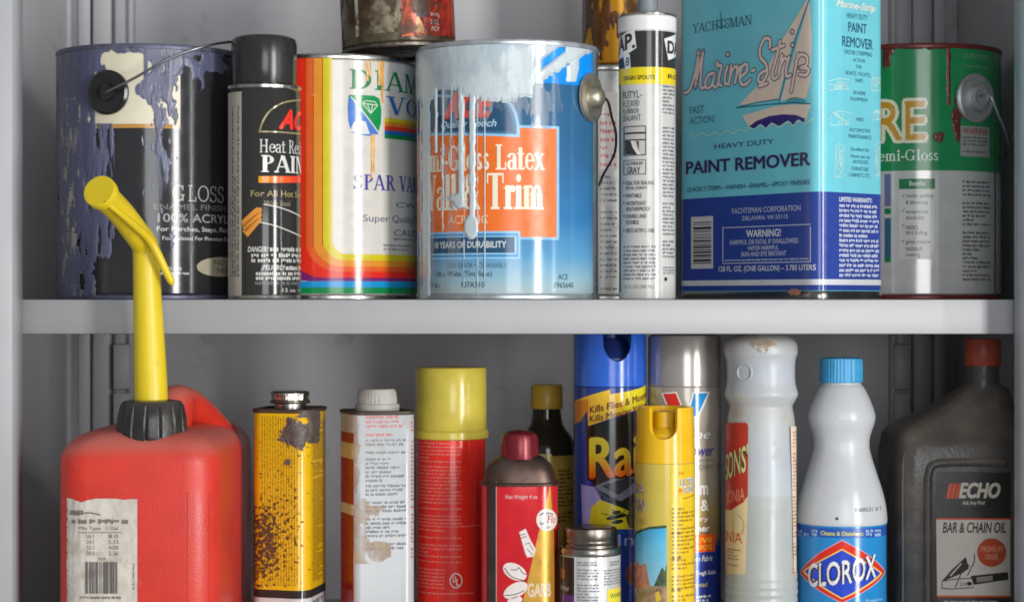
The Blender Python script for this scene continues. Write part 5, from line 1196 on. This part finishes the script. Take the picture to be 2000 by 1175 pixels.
A.text('lettering', 'AMMONIA', *zn_(90, 590), *zn_(215, 680), ink(190, 80, 60), 6, suf='NIA'); A.rect('lettering', *zn_(90, 734), *zn_(200, 742), ink(150, 100, 80), 5); A.micro('lettering', *zn_(90, 750), *zn_(190, 880), 5, ink(160, 110, 90), 5, h=.5)
A.poly('back_label', [zm(625, 835), zm(700, 835), zn_(700, 960), zn_(642, 960)], ink(226, 204, 184, .45), 2)
A.micro('back_label', 1548, 840, 1556, 1120, 40, ink(190, 130, 100), 4)
A.done(ab)
boss('oval_emboss', sf, ab, 1452, 727, [(.0074, -.004), (.0070, -.0012), (.0064, -.0009), (.0058, -.0013), (.0054, -.004)], AMM)

# ================================================================== bleach bottle
cb = thing('bleach_bottle', 'white waisted bleach bottle with a light blue cap and blue label', 'bottle', (wx(1643, .075), .075, ZL))
k = S*(D+.075)/D; zz = lambda py: wz(py, .075)-ZL
CWH = mat((196, 199, 202), rough=.3, var=.04, vs=20, sss=.1, bump=.06, bs=90, dirt=((170, 166, 160), 80, .66, .5))
prof = [(70, 1298), (84, 1292), (86.5, 1278), (87, 1150), (87, 1026), (88.3, 1018), (88.5, 1008), (86, 985), (80, 958), (71, 930), (61.5, 900), (56, 880), (54.5, 868), (55, 856), (58.5, 842), (63.5, 828), (66, 816), (65.5, 808), (62, 795), (54, 775), (46, 759), (41, 752), (38.5, 749), (38, 744)]
lathe('body', cr([(r*k, zz(y)) for r, y in prof], 4), CWH, cb, 128, ang=75)
lathe('screw_cap', [(40.5*k, zz(746)), (42*k, zz(744)), (41.5*k, zz(704)), (40*k, zz(699.5)), (36*k, zz(698)), (.0005, zz(697))], mat((62, 156, 206), rough=.35, var=.1, vs=80, sss=.05, dirt=((96, 140, 164), 120, .6, .5)), cb, 144, ribs=(40, .0010, zz(743), zz(701)))
sf = Surf(cb, circ(87*k)); A = Art(sf)
zc = lambda X, Y: (1540+X/6.352, 990+Y/6.352)
A.band('label', 1023, 1290, ink(40, 134, 198, .2), 1, xm=1643); A.band('label', 1031, 1050, ink(34, 86, 172, .3), 2, xm=1643)
for a, b in ((1559, 1567), (1570, 1583), (1586, 1599), (1691, 1705), (1708, 1720)): A.micro('lettering', a, 1033, b, 1047, 2, ink(170, 196, 226), 4, h=.75, ragged=0)
A.text('lettering', 'Cleans & Disinfects', *zc(400, 300), *zc(925, 352), ink(214, 206, 90), 4, bold=.03)
RD, YL2, RBL, WW = ink(214, 48, 30), ink(240, 196, 90), ink(40, 70, 190), ink(224, 224, 228)
def hexa(x0, xm, x1, y0, ym, y1, bulge): 
    L_ = [(xm, y0), ((xm+x1)/2+6, (y0+ym)/2-bulge), (x1, ym-8), (x1, ym+8), ((xm+x1)/2+6, (y1+ym)/2+bulge), (xm, y1), ((xm+x0)/2-6, (y1+ym)/2+bulge), (x0, ym+8), (x0, ym-8), ((xm+x0)/2-6, (y0+ym)/2-bulge)]; return [zc(*p) for p in L_]
A.poly('brand_mark', hexa(145, 665, 1195, 400, 800, 1190, 52), ink(200, 170, 190), 3); A.poly('brand_mark', hexa(155, 665, 1186, 412, 800, 1180, 50), RD, 4)
A.poly('brand_mark', [zc(665, 512), zc(1160, 815), zc(665, 1138), zc(178, 790)], YL2, 5); A.poly('brand_mark', [zc(665, 530), zc(1135, 815), zc(665, 1122), zc(205, 790)], RBL, 6)
for c_, ly, w_ in ((ink(40, 34, 60), 7, .075), (WW, 8, .03)):
    A.text('brand_lettering', 'CLOROX', *zc(250, 655), *zc(1080, 955), c_, ly, bold=w_, dy=22)
A.text('lettering', 'Regular', *zc(960, 1130), *zc(1165, 1172), ink(170, 200, 226), 4)
A.done(cb)
paint('grime', Surf(ab, circ(71.8*wz(0, .06)/wz(0, 0)*S)), ab, 1462, 660, 1520, 700, lambda x, y: .3-abs(x-1492)/60-abs(y-672)/55+.45*fbm(x*.09, y*.09, 4), mat((160, 126, 84), rough=.6, var=.3, vs=200, alpha=(260, .35, .3, .85)), 1.2, .0001, base=.0002)
dot = boss('date_dot', sf, cb, 1635, 1012, [(.0012, .0006), (.0010, .0012), (.0002, .0013)], BK, seg=10)
A2 = Art(Surf(cb, circ(87.4*k)))
A2.text('date_code', 'E60531 X Y', 1672, 990, 1722, 998, ink(120, 122, 126), 3); A2.done(cb)

# ================================================================== bar and chain oil jug
oj = thing('oil_jug', 'dusty black chain oil jug with an orange red cap in the corner', 'jug', (.366, .13, ZL))
o = oj.location; JB = mat((84, 79, 74), rough=.36, var=.16, vs=40, bump=.3, bs=300, dirt=((112, 100, 88), 40, .56, .5), dust=((150, 138, 124), .65))
x0, x1, y0, y1 = .3165-o.x, .424-o.x, .072-o.y, .185-o.y
zj = lambda py: wz(py, .085)-ZL
cxj = wx(1922, .11)-o.x; cyj = .115-o.y; rn = 31*S*1.07
rings = [fixed(x0+.008, x1-.008, y0+.008, y1-.008, .012, 0), fixed(x0, x1, y0, y1, .016, .006), fixed(x0, x1, y0, y1, .016, zj(890)), fixed(x0+.0012, x1-.001, y0+.001, y1-.001, .017, zj(872))]
for xa, yy, fy, rad in ((.0015, 856, .003, .018), (.005, 842, .007, .019), (.013, 829, .012, .020), (.031, 808, .020, .020), (.047, 786, .026, .019), (.060, 764, .033, .015)):
    xr_ = min(x1-.001, max(cxj+rn, x1-(xa*.12))); rings.append(fixed(x0+xa, xr_, y0+fy*.9, y1-fy*1.1, min(rad, .014 if xa > .05 else rad), zj(yy)))
def cring(r, z): 
    out = []
    for a0 in (0, 90, 180, 270):
        for q in range(11): t = R_(a0+90*q/10); out.append((cxj+r*math.cos(t)*(1), cyj+r*math.sin(t), z))
    return out
rings += [cring(rn*1.05, zj(752)), cring(rn, zj(742)), cring(rn, zj(712))]
loft('body', rings, JB, oj, ang=60)
lathe('screw_cap', [(rn*1.1, zj(716)), (rn*1.14, zj(714)), (rn*1.12, zj(668)), (rn*1.04, zj(663)), (.0005, zj(662))], mat((170, 72, 50), rough=.45, var=.12, vs=80), oj, 96, c=(cxj, cyj), ribs=(40, .0005, zj(713), zj(667)))
sf = Surf(oj, [(x, y) for x, y, z in fixed(x0, x1, y0, y1, .016, 0)]); A = Art(sf)
def Pj(px, py, h):
    u, z = sf.inv(px, py); return Vector(sf.at(u, h, z)[0])
q = [(1812, 1330), (1812, 1250), (1812, 1100), (1812, 960), (1814, 925), (1822, 908), (1845, 903), (1890, 902), (1935, 902), (1962, 905)]
tube('panel_ridge', [Pj(a, b, .0005) for a, b in cr(q, 4)], .0034, JB, oj, 14)
q = [(1763, 1330), (1763, 1100), (1763, 920), (1768, 880)]
tube('mould_seam', [Pj(a, b, 0) for a, b in cr(q, 4)], .0010, JB, oj, 8)
ze = lambda X, Y: (1720+X/2.196, 640+Y/2.196)
A.poly('dark_label', [ze(238, 615), ze(556, 620), ze(556, 818), ze(238, 818)], ink(44, 41, 40, .3), 1)
A.poly('pale_label', [ze(238, 818), ze(556, 818), ze(556, 1150), ze(242, 1150)], ink(206, 196, 184, .4), 1)
A.poly('dark_label#2', [ze(242, 1154), ze(556, 1154), ze(556, 1500), ze(242, 1500)], ink(60, 50, 46, .3), 1)
ORG = ink(214, 84, 44)
A.poly('orange_line', [ze(238, 815), ze(556, 815), ze(556, 822), ze(238, 822)], ORG, 3); A.poly('orange_line#2', [ze(242, 1146), ze(556, 1146), ze(556, 1154), ze(242, 1154)], ORG, 3)
for i in range(3): A.poly('brand_mark', [ze(280+i*18, 728), ze(294+i*18, 666), ze(308+i*18, 666), ze(294+i*18, 733)], ORG, 4)
A.text('brand_lettering', 'ECHO', *ze(334, 662), *ze(514, 730), ink(214, 206, 190), 4, bold=.05, shear=.28); A.text('brand_lettering', 'Ask Any Pro!', *ze(350, 740), *ze(446, 762), ink(200, 192, 180), 4, bold=.03)
A.text('lettering', 'BAR & CHAIN OIL', *ze(266, 832), *ze(538, 878), ink(48, 44, 42), 4, bold=.02, shear=.18)
A.ell('round_badge', *ze(476, 962), 28.5, 28, ink(190, 84, 56), 4); A.text('round_badge', 'PREMIUM', *ze(430, 935), *ze(522, 960), ink(222, 150, 120), 5, bold=.02); A.text('round_badge', 'GRADE', *ze(448, 968), *ze(502, 992), ink(222, 150, 120), 5, bold=.02)
DKL = ink(54, 50, 48)
A.poly('chainsaw_drawing', [ze(385, 1062), ze(545, 1045), ze(548, 1078), ze(400, 1100)], DKL, 3); A.poly('chainsaw_drawing', [ze(410, 1068), ze(480, 1060), ze(480, 1082), ze(412, 1090)], ink(150, 142, 134), 4)
A.poly('chainsaw_drawing', [ze(262, 1085), ze(300, 1040), ze(365, 980), ze(378, 1030), ze(350, 1050), ze(280, 1080)], DKL, 3); A.line('chainsaw_drawing', [ze(262, 1115), ze(264, 1085), ze(320, 1075), ze(395, 1072), ze(396, 1112), ze(300, 1118), ze(262, 1115)], 1.8, DKL, 4)
A.line('chainsaw_drawing', [ze(320, 1110), ze(365, 1000), ze(380, 1020)], 2, DKL, 5); A.line('chainsaw_drawing', [ze(372, 1060), ze(402, 1000), ze(402, 970)], 2, DKL, 5); A.line('chainsaw_drawing', [ze(300, 1060), ze(345, 1010)], 3, ink(206, 196, 184), 5); A.ell('chainsaw_drawing', *ze(380, 1095), 5, 4, DKL, 5)
A.text('chainsaw_drawing', 'ECHO', *ze(340, 1090), *ze(368, 1105), DKL, 5)
A.micro('lettering', *ze(270, 1165), *ze(540, 1180), 1, ink(190, 180, 170), 3)
A.done(oj)
